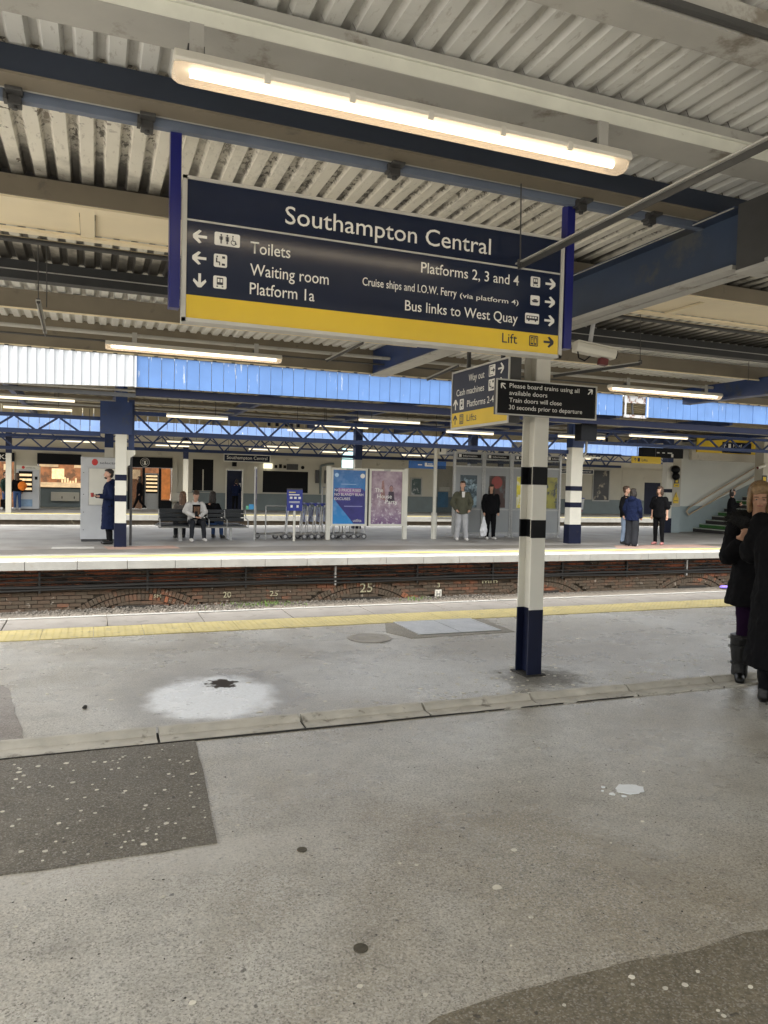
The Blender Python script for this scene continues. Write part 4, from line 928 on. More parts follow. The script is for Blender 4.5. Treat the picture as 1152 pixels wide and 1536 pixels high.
# ------------------------------------------------------------------ totem seen edge on
tt = thing('trolley_information_board', 'narrow purple and white board on two steel posts beside the bench', 'board', (4.18, 20.6, 0))
for y in (-.35, .35): MB().cyl((0, y, 0), (0, y, 2.02), .022).build('post', m_galv, tt)
m_purp = mat('purple_print', (.10, .06, .28), .4, .3, 4, dirt=(.6, .6, .65), dscale=4, dthr=.5)
Bx('panel', m_purp, tt, -.02, .02, -.33, .33, .95, 1.98, bevel=.003); Bx('frame', m_white, tt, -.035, .035, -.37, .37, 1.98, 2.03)
tt.rotation_euler = (0, 0, R(-14))
Bx('leaflet_box', mat('blue_box', (.05, .3, .6), .4), tt, -.16, -.03, -.33, -.2, .86, 1.0); Bx('leaflet_box', mat('green_box', (.15, .5, .3), .4), tt, -.24, -.17, -.33, -.22, .86, .95)
# ------------------------------------------------------------------ luggage trolleys
m_chrome = mat('trolley_tube', (.5, .5, .5), .3, .1, 20, metal=.75); m_tyre = mat('grey_rubber', (.10, .10, .105), .7); m_tblue = mat('trolley_blue', (.03, .045, .28), .35)
m_ad = mat('trolley_advert', (.35, .42, .6), .4, .5, 6, dirt=(.05, .06, .2), dscale=5, dthr=.5)
def trolley():
    t = thing('luggage_trolley', '', 'trolley', (0, 0, 0), group='nested luggage trolleys')
    f = MB()
    for y in (-.26, .26): f.path([(.0, y, .16), (-.85, y * .8, .12)], .020, 6); f.path([(.02, y, .14), (.05, y, .55), (.10, y, 1.02)], .018, 6)
    f.path([(-.85, -.21, .12), (-.85, .21, .12)], .014, 6); f.path([(-.4, -.23, .14), (-.4, .23, .14)], .012, 6); f.path([(.03, -.26, .4), (.03, .26, .4)], .012, 6)
    for y in (-.1, 0, .1): f.path([(0, y, .17), (-.85, y, .13)], .008, 5)
    f.build('frame', m_chrome, t)
    h = MB().cyl((.10, -.28, 1.02), (.10, .28, 1.02), .026, n=8); h.build('handle', m_tblue, t, smooth=True)
    for y in (-.27, .27): MB().ball((.10, y, 1.0), (.045, .03, .05), 8, 6).build('handle_end', m_tblue, t, smooth=True)
    Bx('advert_panel', m_ad, t, .035, .05, -.2, .2, .50, .92, bevel=.003)
    for x, y in ((.0, -.26), (.0, .26), (-.78, 0)):
        wh = MB().disc((x, y - .02, .085), .085, (0, 1, 0), .04, 14).build('wheel', m_tyre, t); MB().disc((x, y - .026, .085), .045, (0, 1, 0), .052, 10).build('hub', m_chrome, wh)
    for y in (-.26, .26): MB().path([(0, y, .16), (0, y, .1)], .012, 6).build('fork', m_chrome, t)
    return t
tr0 = trolley(); tx = [5.1, 5.60, 5.82, 6.04, 6.26, 6.48, 6.80, 7.12, 7.42]
tl = ['leftmost luggage trolley of the nested row, pulled out from the rest', 'second luggage trolley in the row, behind the small navy sign', 'third luggage trolley in the row, just right of the navy sign', 'fourth luggage trolley in the row, right of the navy sign', 'fifth luggage trolley in the row, beside the white poster post', 'sixth luggage trolley in the row, half behind the blue poster', 'seventh luggage trolley, behind the left half of the blue poster', 'eighth luggage trolley, behind the right half of the blue poster', 'rightmost luggage trolley, its wheel showing under the posters']
for i, x in enumerate(tx):
    t = tr0 if i == 0 else copy_tree(tr0)
    t.location = (x, 20.90 + .02 * (i % 2), 0); t.rotation_euler = (0, 0, R(rnd.uniform(-3, 3) - (8 if i == 0 else 0))); t['label'] = tl[i]
rl = thing('trolley_rail', 'low steel hoop rail enclosing the luggage trolleys', 'rail', (4.6, 20.7, 0))
MB().path([(-.1, 0, 0), (-.1, 0, .95), (.95, .0, .95)], .02).path([(.95, 0, 0), (.95, 0, .95)], .02).build('hoop', m_galv, rl)
MB().path([(1.75, .7, 0), (1.75, .7, 1.5), (2.4, .7, 1.5), (2.4, .7, 0)], .02).path([(2.1, .7, 0), (2.1, .7, 1.5)], .012).build('hoop', m_galv, rl)
ts = thing('trolley_sign', 'small navy sign with white symbols on a post before the trolleys', 'sign', (5.17, 20.1, 0))
MB().cyl((0, 0, 0), (0, 0, .84), .035).build('post', m_white, ts); Bx('panel', m_tblue, ts, -.22, .22, -.02, .02, .84, 1.45, bevel=.003); Bx('header_strip', m_dkgrey, ts, -.22, .22, -.024, .02, 1.42, 1.46)
m_y2 = mat('yellow_print', (.7, .6, .15), .5)
Bx('print_line', m_y2, ts, -.17, .02, -.0225, -.02, 1.34, 1.365); Bx('print_line', m_letter, ts, -.17, .13, -.0225, -.02, 1.27, 1.30)
for x in (-.14, -.02, .1): Bx('symbol', m_letter, ts, x, x + .07, -.0225, -.02, 1.17, 1.23)
for z in (1.09, 1.06): Bx('print_line', m_letter, ts, -.16, .14, -.0225, -.02, z, z + .012)
for x in (-.12, .05): Bx('symbol', m_letter, ts, x, x + .06, -.0225, -.02, .93, 1.0)

# ------------------------------------------------------------------ double poster board
pbd = thing('poster_board', 'white framed double poster board with a blue poster and a mauve poster', 'poster board', (7.46, 20.5, 0))
for x in (-1.2, 1.2): Bx('post', m_white, pbd, x - .06, x + .06, -.05, .05, 0, 2.12, bevel=.004)
def posterm(kind):
    a = NB(kind); tc = a.n.new('ShaderNodeTexCoord').outputs['Object']; x, y, z = a.xyz(tc)
    if kind == 'blue_poster_print':
        c = a.mix(a.mapr(z, .4, 2.0), (.03, .26, .62), (.06, .17, .42))
        dg = a.math('ADD', a.math('MULTIPLY', x, -.95), z)          # diagonal navy beam
        m1 = a.math('MULTIPLY', a.math('LESS_THAN', dg, 2.02), a.math('GREATER_THAN', a.math('ADD', a.math('MULTIPLY', x, 1.12), z), .66))
        m1 = a.math('MULTIPLY', m1, a.math('LESS_THAN', z, 0))
        c = a.mix(a.mapr(a.noise(5, 5), .5, .75, 0, .25), c, (.4, .55, .8))
    else:
        c = a.mix(a.mapr(a.noise(3.5, 5, .6, tc), .3, .7), (.22, .14, .20), (.52, .42, .46))
        c = a.mix(a.mapr(z, .4, 1.0, .8, 0), c, (.14, .06, .20))
        c = a.mix(a.math('MULTIPLY', a.mapr(a.noise(12, 5, .7, tc), .55, .62), a.mapr(z, 1.3, 1.1)), c, (.6, .55, .58))
    a.col(c); a.rough(.25); return a.m
m_p1, m_p2 = posterm('blue_poster_print'), posterm('mauve_poster_print')
for x0, x1, m in ((-1.13, -.02, m_p1), (.04, 1.14, m_p2)):
    fr = MB(); fr.box(x0, x1, -.045, .0, 2.02, 2.08).box(x0, x1, -.045, 0, .40, .46).box(x0, x0 + .06, -.045, 0, .46, 2.02).box(x1 - .06, x1, -.045, 0, .46, 2.02)
    f = fr.build('frame', m_white, pbd); Bx('poster', m, f, x0 + .06, x1 - .06, -.02, -.0, .46, 2.02); Bx('clip', m_greyb, f, (x0 + x1) / 2 - .1, (x0 + x1) / 2 + .1, -.05, -.045, 2.02, 2.07)
Bx('middle_post', m_dkgrey, pbd, -.02, .04, -.02, .03, .4, 2.08)
for i, (s, wd_) in enumerate((('NO PRICE RISES', .80), ('NO BLANDY BLAH', .88), ('EXCUSES', .48))): text(pbd, s, -1.02, 1.40 - i * .125, -.022, .075, m_letter, wd_)
text(pbd, 'utilita', -.44, .52, -.022, .08, m_letter, .26)
MB().prism([(-1.05, 1.2), (-.42, .465), (-.085, .465), (-.085, 1.42), (-.2, 1.5), (-1.0, 1.5)], -.0206, -.019).build('printed_beam', mat('indigo_print', (.04, .038, .20), .3, .25, 4), pbd); MB().prism([(-.9, 1.32), (-.25, 1.3), (-.2, 1.5), (-.9, 1.5)], -.0209, -.0195).build('printed_glow', mat('mauve_glow_print', (.26, .14, .36), .3, .3, 3), pbd)
MB().disc((-.96, -.0215, 1.87), .06, (0, -1, 0), .002, 14).build('badge', mat('pale_blue_print', (.4, .6, .8), .4), pbd); MB().disc((-.17, -.0215, 1.86), .07, (0, -1, 0), .002, 14).build('badge', m_letter, pbd)
Bx('print_line', mat('faint_print', (.3, .45, .65), .5), pbd, -.82, -.36, -.0215, -.02, 1.60, 1.62)
Bx('print_line', mat('faint_print_two', (.3, .3, .55), .5), pbd, -.72, -.16, -.0215, -.02, .96, .985)
for s, x, z in (('The', .22, 1.40), ('House', .30, 1.22), ('Party', .56, 1.06)): text(pbd, s, x, z, -.022, .12, m_letter, {'The': .26, 'House': .46, 'Party': .38}[s])
m_skinp = mat('poster_figure_print', (.30, .16, .15), .4, .4, 10); m_dkp = mat('poster_dark_print', (.05, .03, .05), .4)
MB().ball((.74, -.02, 1.50), (.06, .004, .09), 10, 6).build('printed_figure', m_skinp, pbd); MB().prism([(.62, 1.1), (.86, 1.1), (.82, 1.42), (.66, 1.42)], -.0215, -.019).build('printed_figure', m_dkp, pbd)
MB().ball((.74, -.018, 1.53), (.09, .003, .11), 10, 6).build('printed_figure', m_dkp, pbd)
MB().prism([(.40, 1.2), (.56, 1.15), (.52, 1.55), (.50, 1.75), (.44, 1.72), (.43, 1.5)], -.0215, -.019).build('printed_figure', m_skinp, pbd)
# white pole with camera box
po = thing('camera_pole', 'slim white pole with a camera box at the top, left of the shelter', 'pole', (9.68, 20.6, 0))
MB().cyl((0, 0, 0), (0, 0, .8), .085, n=14).build('base_sleeve', m_white, po); MB().cyl((0, 0, .8), (0, 0, 2.95), .055, n=12).build('post', m_white, po)
MB().cyl((0, 0, 2.95), (0, 0, 3.9), .012, n=6).build('cable', m_dkgrey, po); Bx('camera_box', m_white, po, .07, .30, -.1, .1, 2.60, 2.84, bevel=.01); Bx('camera_lens', m_black, po, .08, .13, -.11, -.1, 2.66, 2.8)
# ------------------------------------------------------------------ shelter of glazed panels
sh = thing('platform_shelter', 'grey framed glazed waiting shelter with Information headers and posters', 'shelter', (12.4, 21.2, 0))
m_ppanel = mat('grey_panel', (.30, .315, .32), .4, .06, 2)
posters = [('blue', (.04, .07, .09), (.35, .48, .55)), ('red', (.06, .03, .025), (.10, .11, .11)), ('yellow', (.75, .65, .05), (.8, .78, .6)), ('dark', (.3, .28, .06), (.05, .06, .07))]
def bay(x0, x1, y, k, root):
    for x in (x0, x1): Bx('post', m_galv, root, x - .035, x + .035, y - .04, y + .04, 0.1, 2.72)
    Bx('door_panel', m_ppanel, root, x0 + .035, x1 - .035, y - .012, y + .012, .12, 2.28)
    for z in (.12, .88, 2.25): Bx('rail', m_galv, root, x0 + .035, x1 - .035, y - .03, y + .03, z, z + .04)
    Bx('header', m_ppanel, root, x0 + .035, x1 - .035, y - .03, y + .03, 2.50, 2.70); Bx('header_face', m_black, root, x0 + .09, x1 - .09, y - .034, y - .03, 2.54, 2.66)
    text(root, 'Information', x0 + .28, 2.575, y - .036, .055, m_letter, .5); Bx('symbol', m_letter, root, x0 + .13, x0 + .22, y - .036, y - .034, 2.56, 2.65)
    Bx('glass', m_glass, root, x0 + .035, x1 - .035, y - .004, y + .004, 2.29, 2.5)
    nm, ca, cbb = posters[k]; mt = mat(nm + '_poster_print', ca, .3, .3, 3, dirt=cbb, dscale=3.2, dthr=.5)
    w_ = .6 if x1 - x0 > .8 else .42; cx = (x0 + x1) / 2; pz = (.96, 1.99)
    Bx('poster', mt, root, cx - w_ / 2, cx + w_ / 2, y - .02, y - .012, *pz)
    if nm == 'red': MB().disc((cx - .02, y - .021, 1.78), .2, (0, -1, 0), .003, 16).build('printed_disc', mat('red_print', (.28, .05, .04), .4), root)
    for x in (x0 + .05, x1 - .05): Bx('foot', m_galv, root, x - .06, x + .06, y - .12, y + .12, 0, .03); MB().cyl((x, y, .03), (x, y, .12), .03).build('foot_stem', m_galv, root)
bay(10.63, 11.65, 21.2, 0, sh); bay(11.70, 12.68, 21.2, 1, sh); bay(12.73, 13.70, 21.2, 2, sh)
bay(13.76, 14.38, 20.9, 3, sh)
Bx('side_frame', m_galv, sh, 10.60, 10.66, 21.2, 22.6, 2.64, 2.72); Bx('rear_panel', m_glass, sh, 10.7, 14.3, 22.6, 22.61, .5, 2.3); Bx('side_frame', m_galv, sh, 14.33, 14.39, 20.9, 22.6, 2.64, 2.72)
for x in (10.63, 12.5, 14.36): Bx('post', m_galv, sh, x - .03, x + .03, 22.57, 22.63, 0, 2.7)
Bx('bench_rail', m_galv, sh, 10.4, 10.62, 21.1, 21.25, .1, .13); Bx('top_frame', m_galv, sh, 10.6, 13.73, 21.17, 21.23, 2.70, 2.735)
fix(sh)
b = Bx('screen_casing', m_greyb, None, 11.9, 12.5, 19.6, 19.9, 2.75, 3.02, bevel=.01); tag(b, 'grey equipment box hung above the shelter left of the big column', 'box')
b = thing('hanging_display', 'black display screen hanging behind the big column', 'display', (12.4, 16.9, 2.95)); Bx('casing', m_black, b, -.13, .38, 0, .3, 0, .55, bevel=.01); MB().cyl((.1, .15, .55), (.1, .15, 1.1), .015).build('hanger', m_dkgrey, b)

# ------------------------------------------------------------------ yellow lift sign, banner, staircase
ys = thing('lift_sign', 'small yellow hanging sign with an arrow near the stairs', 'sign', (18.0, 21, 2.58))
Bx('panel', m_signyel, ys, -.62, .62, -.03, .03, 0, .24); arrow(ys, -.5, .12, .06, R(90), m_lettnavy, -.035, .02); Bx('symbol', m_lettnavy, ys, -.4, -.3, -.034, -.03, .06, .18); text(ys, 'Lifts', -.22, .07, -.034, .09, m_lettnavy, .25)
for x in (-.4, .4): MB().cyl((x, 0, .24), (x, 0, 1.3), .012, n=6).build('rod', m_dkgrey, ys)
st_ = thing('staircase', 'staircase with green and dark risers, grey dado and two handrails rising to the right', 'staircase', (22.8, 22.6, 0))
Bx('far_wall', mat('white_stair_wall', (.68, .69, .64), .6, .05, 1), st_, 21.5, 33, 23.75, 23.9, 0, 3.9); m_dad2 = mat('blue_grey_dado', (.30, .36, .37), .5, .06, 2)
d = MB(); d.prism([(22.0, 0), (33, 0), (33, 5.7), (26.2, 2.14), (23.42, 1.06), (22.0, 1.02)], 23.70, 23.749); d.build('dado', m_dad2, st_)
m_green = mat('green_riser', (.05, .17, .04), .5, .3, 14); m_tread = mat('dark_tread', (.05, .045, .045), .6, .2, 6); m_nose = mat('pale_nosing', (.55, .6, .52), .5)
for k in range(14):
    x = 22.82 + k * .325; z = .01 + k * .165
    Bx('riser', m_green if k in (1, 4, 7, 10) else m_tread, st_, x + .002, x + .06, 21.95, 23.70, z, z + .13); Bx('tread', m_tread, st_, x, x + .36, 21.95, 23.70, z + .131, z + .155); Bx('nosing', m_nose, st_, x - .012, x, 21.95, 23.70, z + .125, z + .158)
MB().prism([(22.85, 0), (27.6, 0), (27.6, 2.3)], 22.0, 23.6).build('stair_body', m_tread, st_)
m_wood = mat('cream_handrail', (.55, .42, .28), .35)
for z0, z1 in ((.99, 2.78), (.70, 2.42)):
    MB().path([(22.46, 23.6, z0 - .02), (26.05, 23.6, z1 - .02), (31, 23.6, z1 + 2.45)], .028, 8).build('handrail', m_wood, st_, smooth=True)
    for t in (.06, .3, .55, .8): x = 22.46 + 3.6 * t; zz = z0 + (z1 - z0) * t; MB().cyl((x, 23.6, zz - .03), (x, 23.7, zz - .09), .012, n=6).build('rail_bracket', m_dkgrey, st_)
MB().path([(22.46, 23.6, .97), (22.35, 23.6, .82), (22.46, 23.6, .68)], .028, 8).build('handrail_return', m_wood, st_)
Bx('left_pillar', m_wall, st_, 21.11, 21.53, 23.1, 23.5, 1.02, 3.9); Bx('left_pillar_dado', m_dad2, st_, 21.105, 21.535, 23.09, 23.5, 0, 1.02); Bx('dado_return', m_dad2, st_, 21.53, 22.0, 23.45, 23.6, 0, 1.04)
Bx('right_pillar', m_wall, st_, 23.95, 24.45, 21.4, 21.8, 1.1, 3.9); Bx('right_pillar_dado', m_dad2, st_, 23.945, 24.455, 21.39, 21.8, 0, 1.1)
Bx('lintel', m_wall, st_, 21.55, 30, 22.6, 22.75, 2.87, 3.4)
fix(st_)
gs = thing('gantry_sign', 'yellow and navy platform sign high above the stairs, seen through the girder', 'sign', (24.0, 22.4, 3.16))
Bx('yellow_panel', m_signyel, gs, -2.4, 2.4, -.02, .03, 0, .55); Bx('navy_panel', m_signface, gs, -1.15, .35, -.03, -.02, .02, .45); arrow(gs, -1.05, .3, .09, R(90), m_letter, -.034, .03)
text(gs, 'Platf', -.6, .25, -.034, .12, m_letter, .45); Bx('symbol', m_letter, gs, -.85, -.72, -.033, -.03, .22, .38)
db_ = thing('dark_display', 'dark departure screen behind the girder left of the stairs', 'display', (19.9, 22.3, 2.88)); Bx('casing', m_black, db_, -.95, .95, 0, .25, 0, .36)
for x in (-.3, -.05, .2, .3): Bx('lit_text', m_letter, db_, x, x + .12, -.004, 0, .16, .2)
Bx('lit_text', m_letter, db_, .38, .48, -.004, 0, .03, .15)
spk = thing('loudspeaker', 'black double loudspeaker on the stair pillar', 'loudspeaker', (21.15, 22.95, 2.08))
MB().ball((0, 0, .13), (.17, .12, .15), 12, 8).build('horn', m_black, spk, smooth=True); MB().ball((-.03, 0, .40), (.2, .13, .16), 12, 8).build('horn', m_black, spk, smooth=True); Bx('bracket', m_dkgrey, spk, -.02, .02, .1, .16, .1, .5)
def ysign(x, y, z0, z1, lb, tri=False, w_=.26):
    s = thing('safety_sign', lb, 'sign', (x, y, z0)); h = z1 - z0
    Bx('panel', m_signyel, s, -w_ / 2, w_ / 2, -.01, .0, 0, h * (.5 if tri else .4))
    if tri: MB().prism([(-w_ * .42, h * .45), (w_ * .42, h * .45), (0, h)], -.012, 0).build('triangle', m_signyel, s); MB().prism([(-w_ * .08, h * .55), (w_ * .08, h * .55), (0, h * .85)], -.014, -.012).build('symbol', m_lettnavy, s); Bx('print_line', m_lettnavy, s, -w_ * .35, w_ * .35, -.012, -.01, h * .2, h * .25)
    else: Bx('symbol', m_lettnavy, s, -w_ * .4, w_ * .4, -.012, 0, h * .42, h); Bx('inset', m_signyel, s, -w_ * .25, w_ * .25, -.014, -.012, h * .52, h * .88); Bx('print_line', m_lettnavy, s, -w_ * .3, w_ * .3, -.012, -.01, h * .12, h * .2)
ysign(21.3, 23.08, 1.80, 2.14, 'small yellow sign on the left stair pillar below the loudspeaker'); ysign(21.3, 23.08, 1.16, 1.60, 'yellow warning triangle sign on the left stair pillar', True)
ysign(24.0, 21.38, 1.88, 2.32, 'yellow and black sign on the right stair pillar beside the blonde woman', False, .3)
c2 = thing('bracket_camera', 'small camera on a bracket in front of the right stair pillar', 'camera', (23.8, 21.3, 2.6)); MB().cyl((-.25, 0, 0), (.1, 0, .1), .06).build('housing', m_white, c2); MB().disc((-.25, 0, 0), .05, (-1, 0, -.3), .01).build('lens', m_red, c2); MB().cyl((.1, 0, .1), (.2, .1, .2), .015).build('arm', m_greycab, c2)

# ================================================================== STATION BUILDING ON THE FAR PLATFORM
sbd = thing('station_building', 'long cream station building with grey dado, shops and dark windows', 'building', (14, 41.3, 0))
W = 41.3
def hole_wall(x0, x1, z0, z1): Bx('wall', m_wall, sbd, x0, x1, W, W + .25, z0, z1)
# openings: list of (x0,x1,z0,z1)
cuts = [(-6, -3.72, 0, 2.75), (-2.70, -.64, 1.05, 2.77), (1.62, 3.86, 0, 2.76), (4.94, 6.04, 1.05, 2.75), (6.74, 7.65, 0, 2.22), (8.77, 11.39, 1.02, 2.23), (13.40, 14.22, 2.40, 3.66), (35.33, 36.72, 0, 2.18)]
xs = sorted({-12, 60} | {c[0] for c in cuts} | {c[1] for c in cuts})
for a, b in zip(xs[:-1], xs[1:]):
    inside = [c for c in cuts if c[0] <= a and b <= c[1]]
    if not inside: hole_wall(a, b, 0, 5.2)
    else:
        c = inside[0]
        if c[2] > 0: hole_wall(a, b, 0, c[2])
        hole_wall(a, b, c[3], 5.2)
for a, b in ((-3.72, -2.7), (-.64, 1.62), (3.86, 6.74), (7.65, 35.33), (36.72, 60)): Bx('dado', m_dado, sbd, a, b, W - .02, W - .0, 0, .94)
Bx('cornice', m_wall, sbd, -12, 60, W - .15, W - .03, 3.0, 3.08)
for x in (-3.75, -.6, 1.5, 4.0, 7.9, 12.9, 24.9, 30.2, 33.4): Bx('pilaster_line', m_wall, sbd, x, x + .05, W - .03, W - .003, .95, 3.0)
m_shop = mat('warm_shop_interior', (.22, .09, .04), .6, .7, 2.5, dirt=(.05, .03, .02), dscale=2.2, dthr=.5, emis=(1, .45, .2), emis_s=.035); m_dark = mat('dark_opening', (.004, .004, .005), .5, spec=.15); m_shopw = mat('warm_lit_panel', (.6, .45, .28), .5, .5, 3, emis=(1, .7, .4), emis_s=.12)
m_food = mat('lit_food_shelf', (.6, .4, .2), .5, .6, 9, emis=(1, .72, .40), emis_s=.22)
# left shop
Bx('shop_fascia', m_black, sbd, -6, -3.73, W - .12, W, 2.33, 2.76); Bx('shop_interior', m_shop, sbd, -6, -3.73, W + 1.2, W + 1.3, 0, 2.33); text(sbd, 'KS', -4.38, 2.43, W - .125, .22, m_letter, .40)
Bx('lit_board', m_shopw, sbd, -4.3, -4.1, W + .8, W + .85, 1.9, 2.2)
# kiosk
Bx('shop_fascia', m_black, sbd, -2.70, -.65, W - .12, W, 2.24, 2.78); Bx('shop_interior', m_shop, sbd, -2.7, -.64, W + 1.5, W + 1.6, 1.0, 2.3); Bx('counter', m_shopw, sbd, -2.68, -.66, W + .3, W + .6, 1.05, 1.32)
Bx('menu_board', m_food, sbd, -2.1, -1.5, W + 1.3, W + 1.35, 1.5, 2.05); Bx('menu_board', m_shopw, sbd, -2.62, -1.75, W + .4, W + .45, 2.12, 2.24); Bx('menu_board', m_shopw, sbd, -1.0, -.66, W + .4, W + .45, 2.1, 2.24)
for k in range(6): Bx('goods', m_food, sbd, -1.6 + k * .13, -1.52 + k * .13, W + .35, W + .5, 1.33, 1.42 + rnd.uniform(0, .2))
Bx('kiosk_front', m_dado, sbd, -2.7, -.64, W - .10, W - .02, .09, 1.03); Bx('kiosk_shelf', m_dark, sbd, -2.72, -.62, W - .2, W - .0, 1.03, 1.08)
cbt = Bx('cabinet', m_wall, None, -2.04, -.72, W - .45, W - .13, .40, .84, bevel=.01); tag(cbt, 'cream wall cabinet below the lit kiosk counter', 'cabinet'); 
for x in (-1.55, -.98): Bx('handle', m_dark, cbt, x, x + .04, W - .465, W - .451, .52, .64)
# coffee shop
Bx('shop_fascia', m_black, sbd, 1.62, 3.86, W - .12, W, 2.22, 2.76); Bx('shop_interior', m_shop, sbd, 1.62, 3.86, W + 1.2, W + 1.3, 0, 2.22); Bx('frame', m_black, sbd, 1.62, 1.72, W, W + .1, 0, 2.2); Bx('frame', m_black, sbd, 2.35, 2.48, W, W + .1, 0, 2.2); Bx('frame', m_black, sbd, 3.18, 3.31, W, W + .1, 0, 2.2)
Bx('lit_pane', m_shopw, sbd, 1.75, 2.3, W + 1.1, W + 1.15, 1.6, 2.1); Bx('orange_interior_glow_panel', mat('orange_interior_glow', (.5, .16, .03), .5, .4, 3, emis=(1, .35, .1), emis_s=.06), sbd, 3.33, 3.78, W + .02, W + .05, .55, 2.15)  # orange glowing panel stands in for the lit shop interior
Bx('low_panel', m_black, sbd, 3.3, 3.86, W - .02, W + .0, 0, .5); Bx('glass', m_glass, sbd, 1.72, 2.35, W + .04, W + .05, 0, 2.2)
fr = thing('display_fridge', 'open lit display fridge in the coffee shop front', 'fridge', (2.83, W + .1, 0)); Bx('casing', m_galv, fr, -.36, .36, .05, .6, 0, 1.92); Bx('recess', m_dark, fr, -.31, .31, .03, .051, .85, 1.85)
for z in (.95, 1.15, 1.35, 1.55, 1.72): Bx('shelf', m_food, fr, -.29, .29, -.0, .03, z, z + .09)
lg = MB(); n = 24
for r0_, r1_ in ((.215, .235), (.14, .155)):
    for k in range(n):
        a0, a1 = 2 * math.pi * k / n, 2 * math.pi * (k + 1) / n; lg.prism([(2.46 + r * math.cos(a), 2.49 + r * math.sin(a)) for r, a in ((r0_, a0), (r1_, a0), (r1_, a1), (r0_, a1))], W - .13, W - .121)
lg.prism([(2.40, 2.37), (2.52, 2.37), (2.50, 2.50), (2.54, 2.58), (2.46, 2.55), (2.38, 2.58), (2.42, 2.50)], W - .13, W - .121).build('round_logo', m_letter, sbd)
Bx('pier', m_wall, sbd, 3.88, 4.12, W - .08, W - .021, 0, 2.9)
w1 = Bx('window', m_dark, sbd, 4.94, 6.04, W + .02, W + .06, 1.05, 2.75); Bx('mullion', m_wall, w1, 5.46, 5.52, W + .0, W + .02, 1.05, 2.2); Bx('sill', m_dado, w1, 4.9, 6.08, W - .05, W - .021, .97, 1.03)
dr = Bx('door', m_navy, sbd, 6.78, 7.61, W + .02, W + .08, 0, 2.18); Bx('door_frame', m_white, dr, 6.70, 6.77, W - .04, W + .02, 0, 2.25); Bx('door_frame', m_white, dr, 7.62, 7.69, W - .04, W + .02, 0, 2.25); Bx('door_frame', m_white, dr, 6.7, 7.69, W - .04, W + .02, 2.25, 2.3); Bx('push_plate', m_galv, dr, 7.45, 7.55, W, W + .018, 1.1, 1.5)
Bx('window', m_dark, sbd, 8.77, 11.39, W + .02, W + .06, 1.02, 2.23); Bx('window_frame', m_wall, sbd, 8.7, 11.46, W - .04, W - .003, .96, 1.02)
Bx('sign_plate', m_dark, sbd, 7.05, 7.3, W - .03, W - .0, 2.42, 2.66)
for x in (9.42, 9.68, 9.93): Bx('sign_plate', m_dark, sbd, x, x + .16, W - .03, W, 2.40, 2.57 if x != 9.68 else 2.62)
Bx('vent', m_dkgrey, sbd, 10.12, 10.78, W - .04, W, 2.32, 2.65); MB().disc((11.05, W, 2.47), .1, (0, -1, 0), .05, 14).build('round_vent', m_dark, sbd)
Bx('ledge_box', m_wall, sbd, 3.8, 5.0, W - .5, W - .021, .45, .92); Bx('wall_panel', m_wall, sbd, 4.2, 4.82, W - .04, W, 1.48, 2.1)
Bx('daylight_glow_panel', m_cyan, sbd, 13.40, 14.22, W + .05, W + .08, 2.40, 3.66)  # added glowing pane in place of the sky behind the opening
MB().path([(12.1, W - .08, 1.0), (12.1, W - .08, 2.6), (12.5, W - .08, 2.72), (12.9, W - .08, 2.75)], .06).build('wall_pipe', m_dado, sbd)
for x in (11.8, 12.35): Bx('meter_box', m_dkgrey, sbd, x, x + .2, W - .12, W - .003, 1.6, 2.35)
Bx('blue_notice', mat('blue_notice_print', (.04, .16, .30), .4, .3, 3), sbd, 19.6, 20.3, W - .05, W - .021, .3, 1.25); Bx('white_notice', m_white, sbd, 19.7, 20.4, W - .04, W, 1.3, 1.55)
dr = Bx('door', m_navy, sbd, 35.33, 36.72, W + .02, W + .08, 0, 2.18)
fix(sbd)
lb_ = Bx('light_box', mat('lit_cream_box', (.8, .78, .6), .5, emis=(1, .95, .7), emis_s=.3), None, 8.8, 9.26, W - .2, W, 2.36, 2.64); tag(lb_, 'small lit cream box lamp beside the far station name sign', 'lamp')
def nsign(x0, x1, y, z0, z1, lb):
    s = thing('name_sign', lb, 'sign', ((x0 + x1) / 2, y, z0)); w_ = x1 - x0; h = z1 - z0
    Bx('panel', m_signface, s, -w_ / 2, w_ / 2, -.02, .03, 0, h); 
    for a in ((-w_ / 2, w_ / 2, h - .04, h), (-w_ / 2, w_ / 2, 0, .04), (-w_ / 2, -w_ / 2 + .04, .04, h - .04), (w_ / 2 - .04, w_ / 2, .04, h - .04)): Bx('border', m_letter, s, a[0], a[1], -.03, -.02, a[2], a[3])
    text(s, 'Southampton Central', 0, h * .34, -.025, h * .42, m_letter, w_ * .86, 'C')
    for x in (-w_ * .4, w_ * .4): MB().cyl((x, 0, h), (x, 0, h + .8), .012, n=5).build('rod', m_dkgrey, s)
nsign(6.48, 9.05, 40.7, 2.66, 3.08, 'white on navy station name sign on the far platform above the navy door'); nsign(27.6, 30.6, 40.7, 2.60, 2.92, 'white on navy station name sign half hidden by the right banded column')
bs = thing('blue_shop_sign', 'blue hanging sign with white lettering left of the shelter', 'sign', (17.5, 38.3, 2.57)); Bx('panel', mat('sign_blue', (.02, .12, .42), .35), bs, -1.15, 1.15, -.03, .03, 0, .42); Bx('worn_lettering', m_letter, bs, -.15, .35, -.033, -.03, .12, .20); Bx('worn_lettering', m_letter, bs, 0, .3, -.033, -.03, .24, .29); Bx('worn_lettering', m_letter, bs, -.6, -.35, -.033, -.03, .18, .23); Bx('worn_lettering', m_letter, bs, -.18, -.04, -.034, -.03, .14, .33); 
for x in (-.9, .9): MB().cyl((x, 0, .42), (x, 0, 1.4), .012, n=5).build('rod', m_dkgrey, bs)
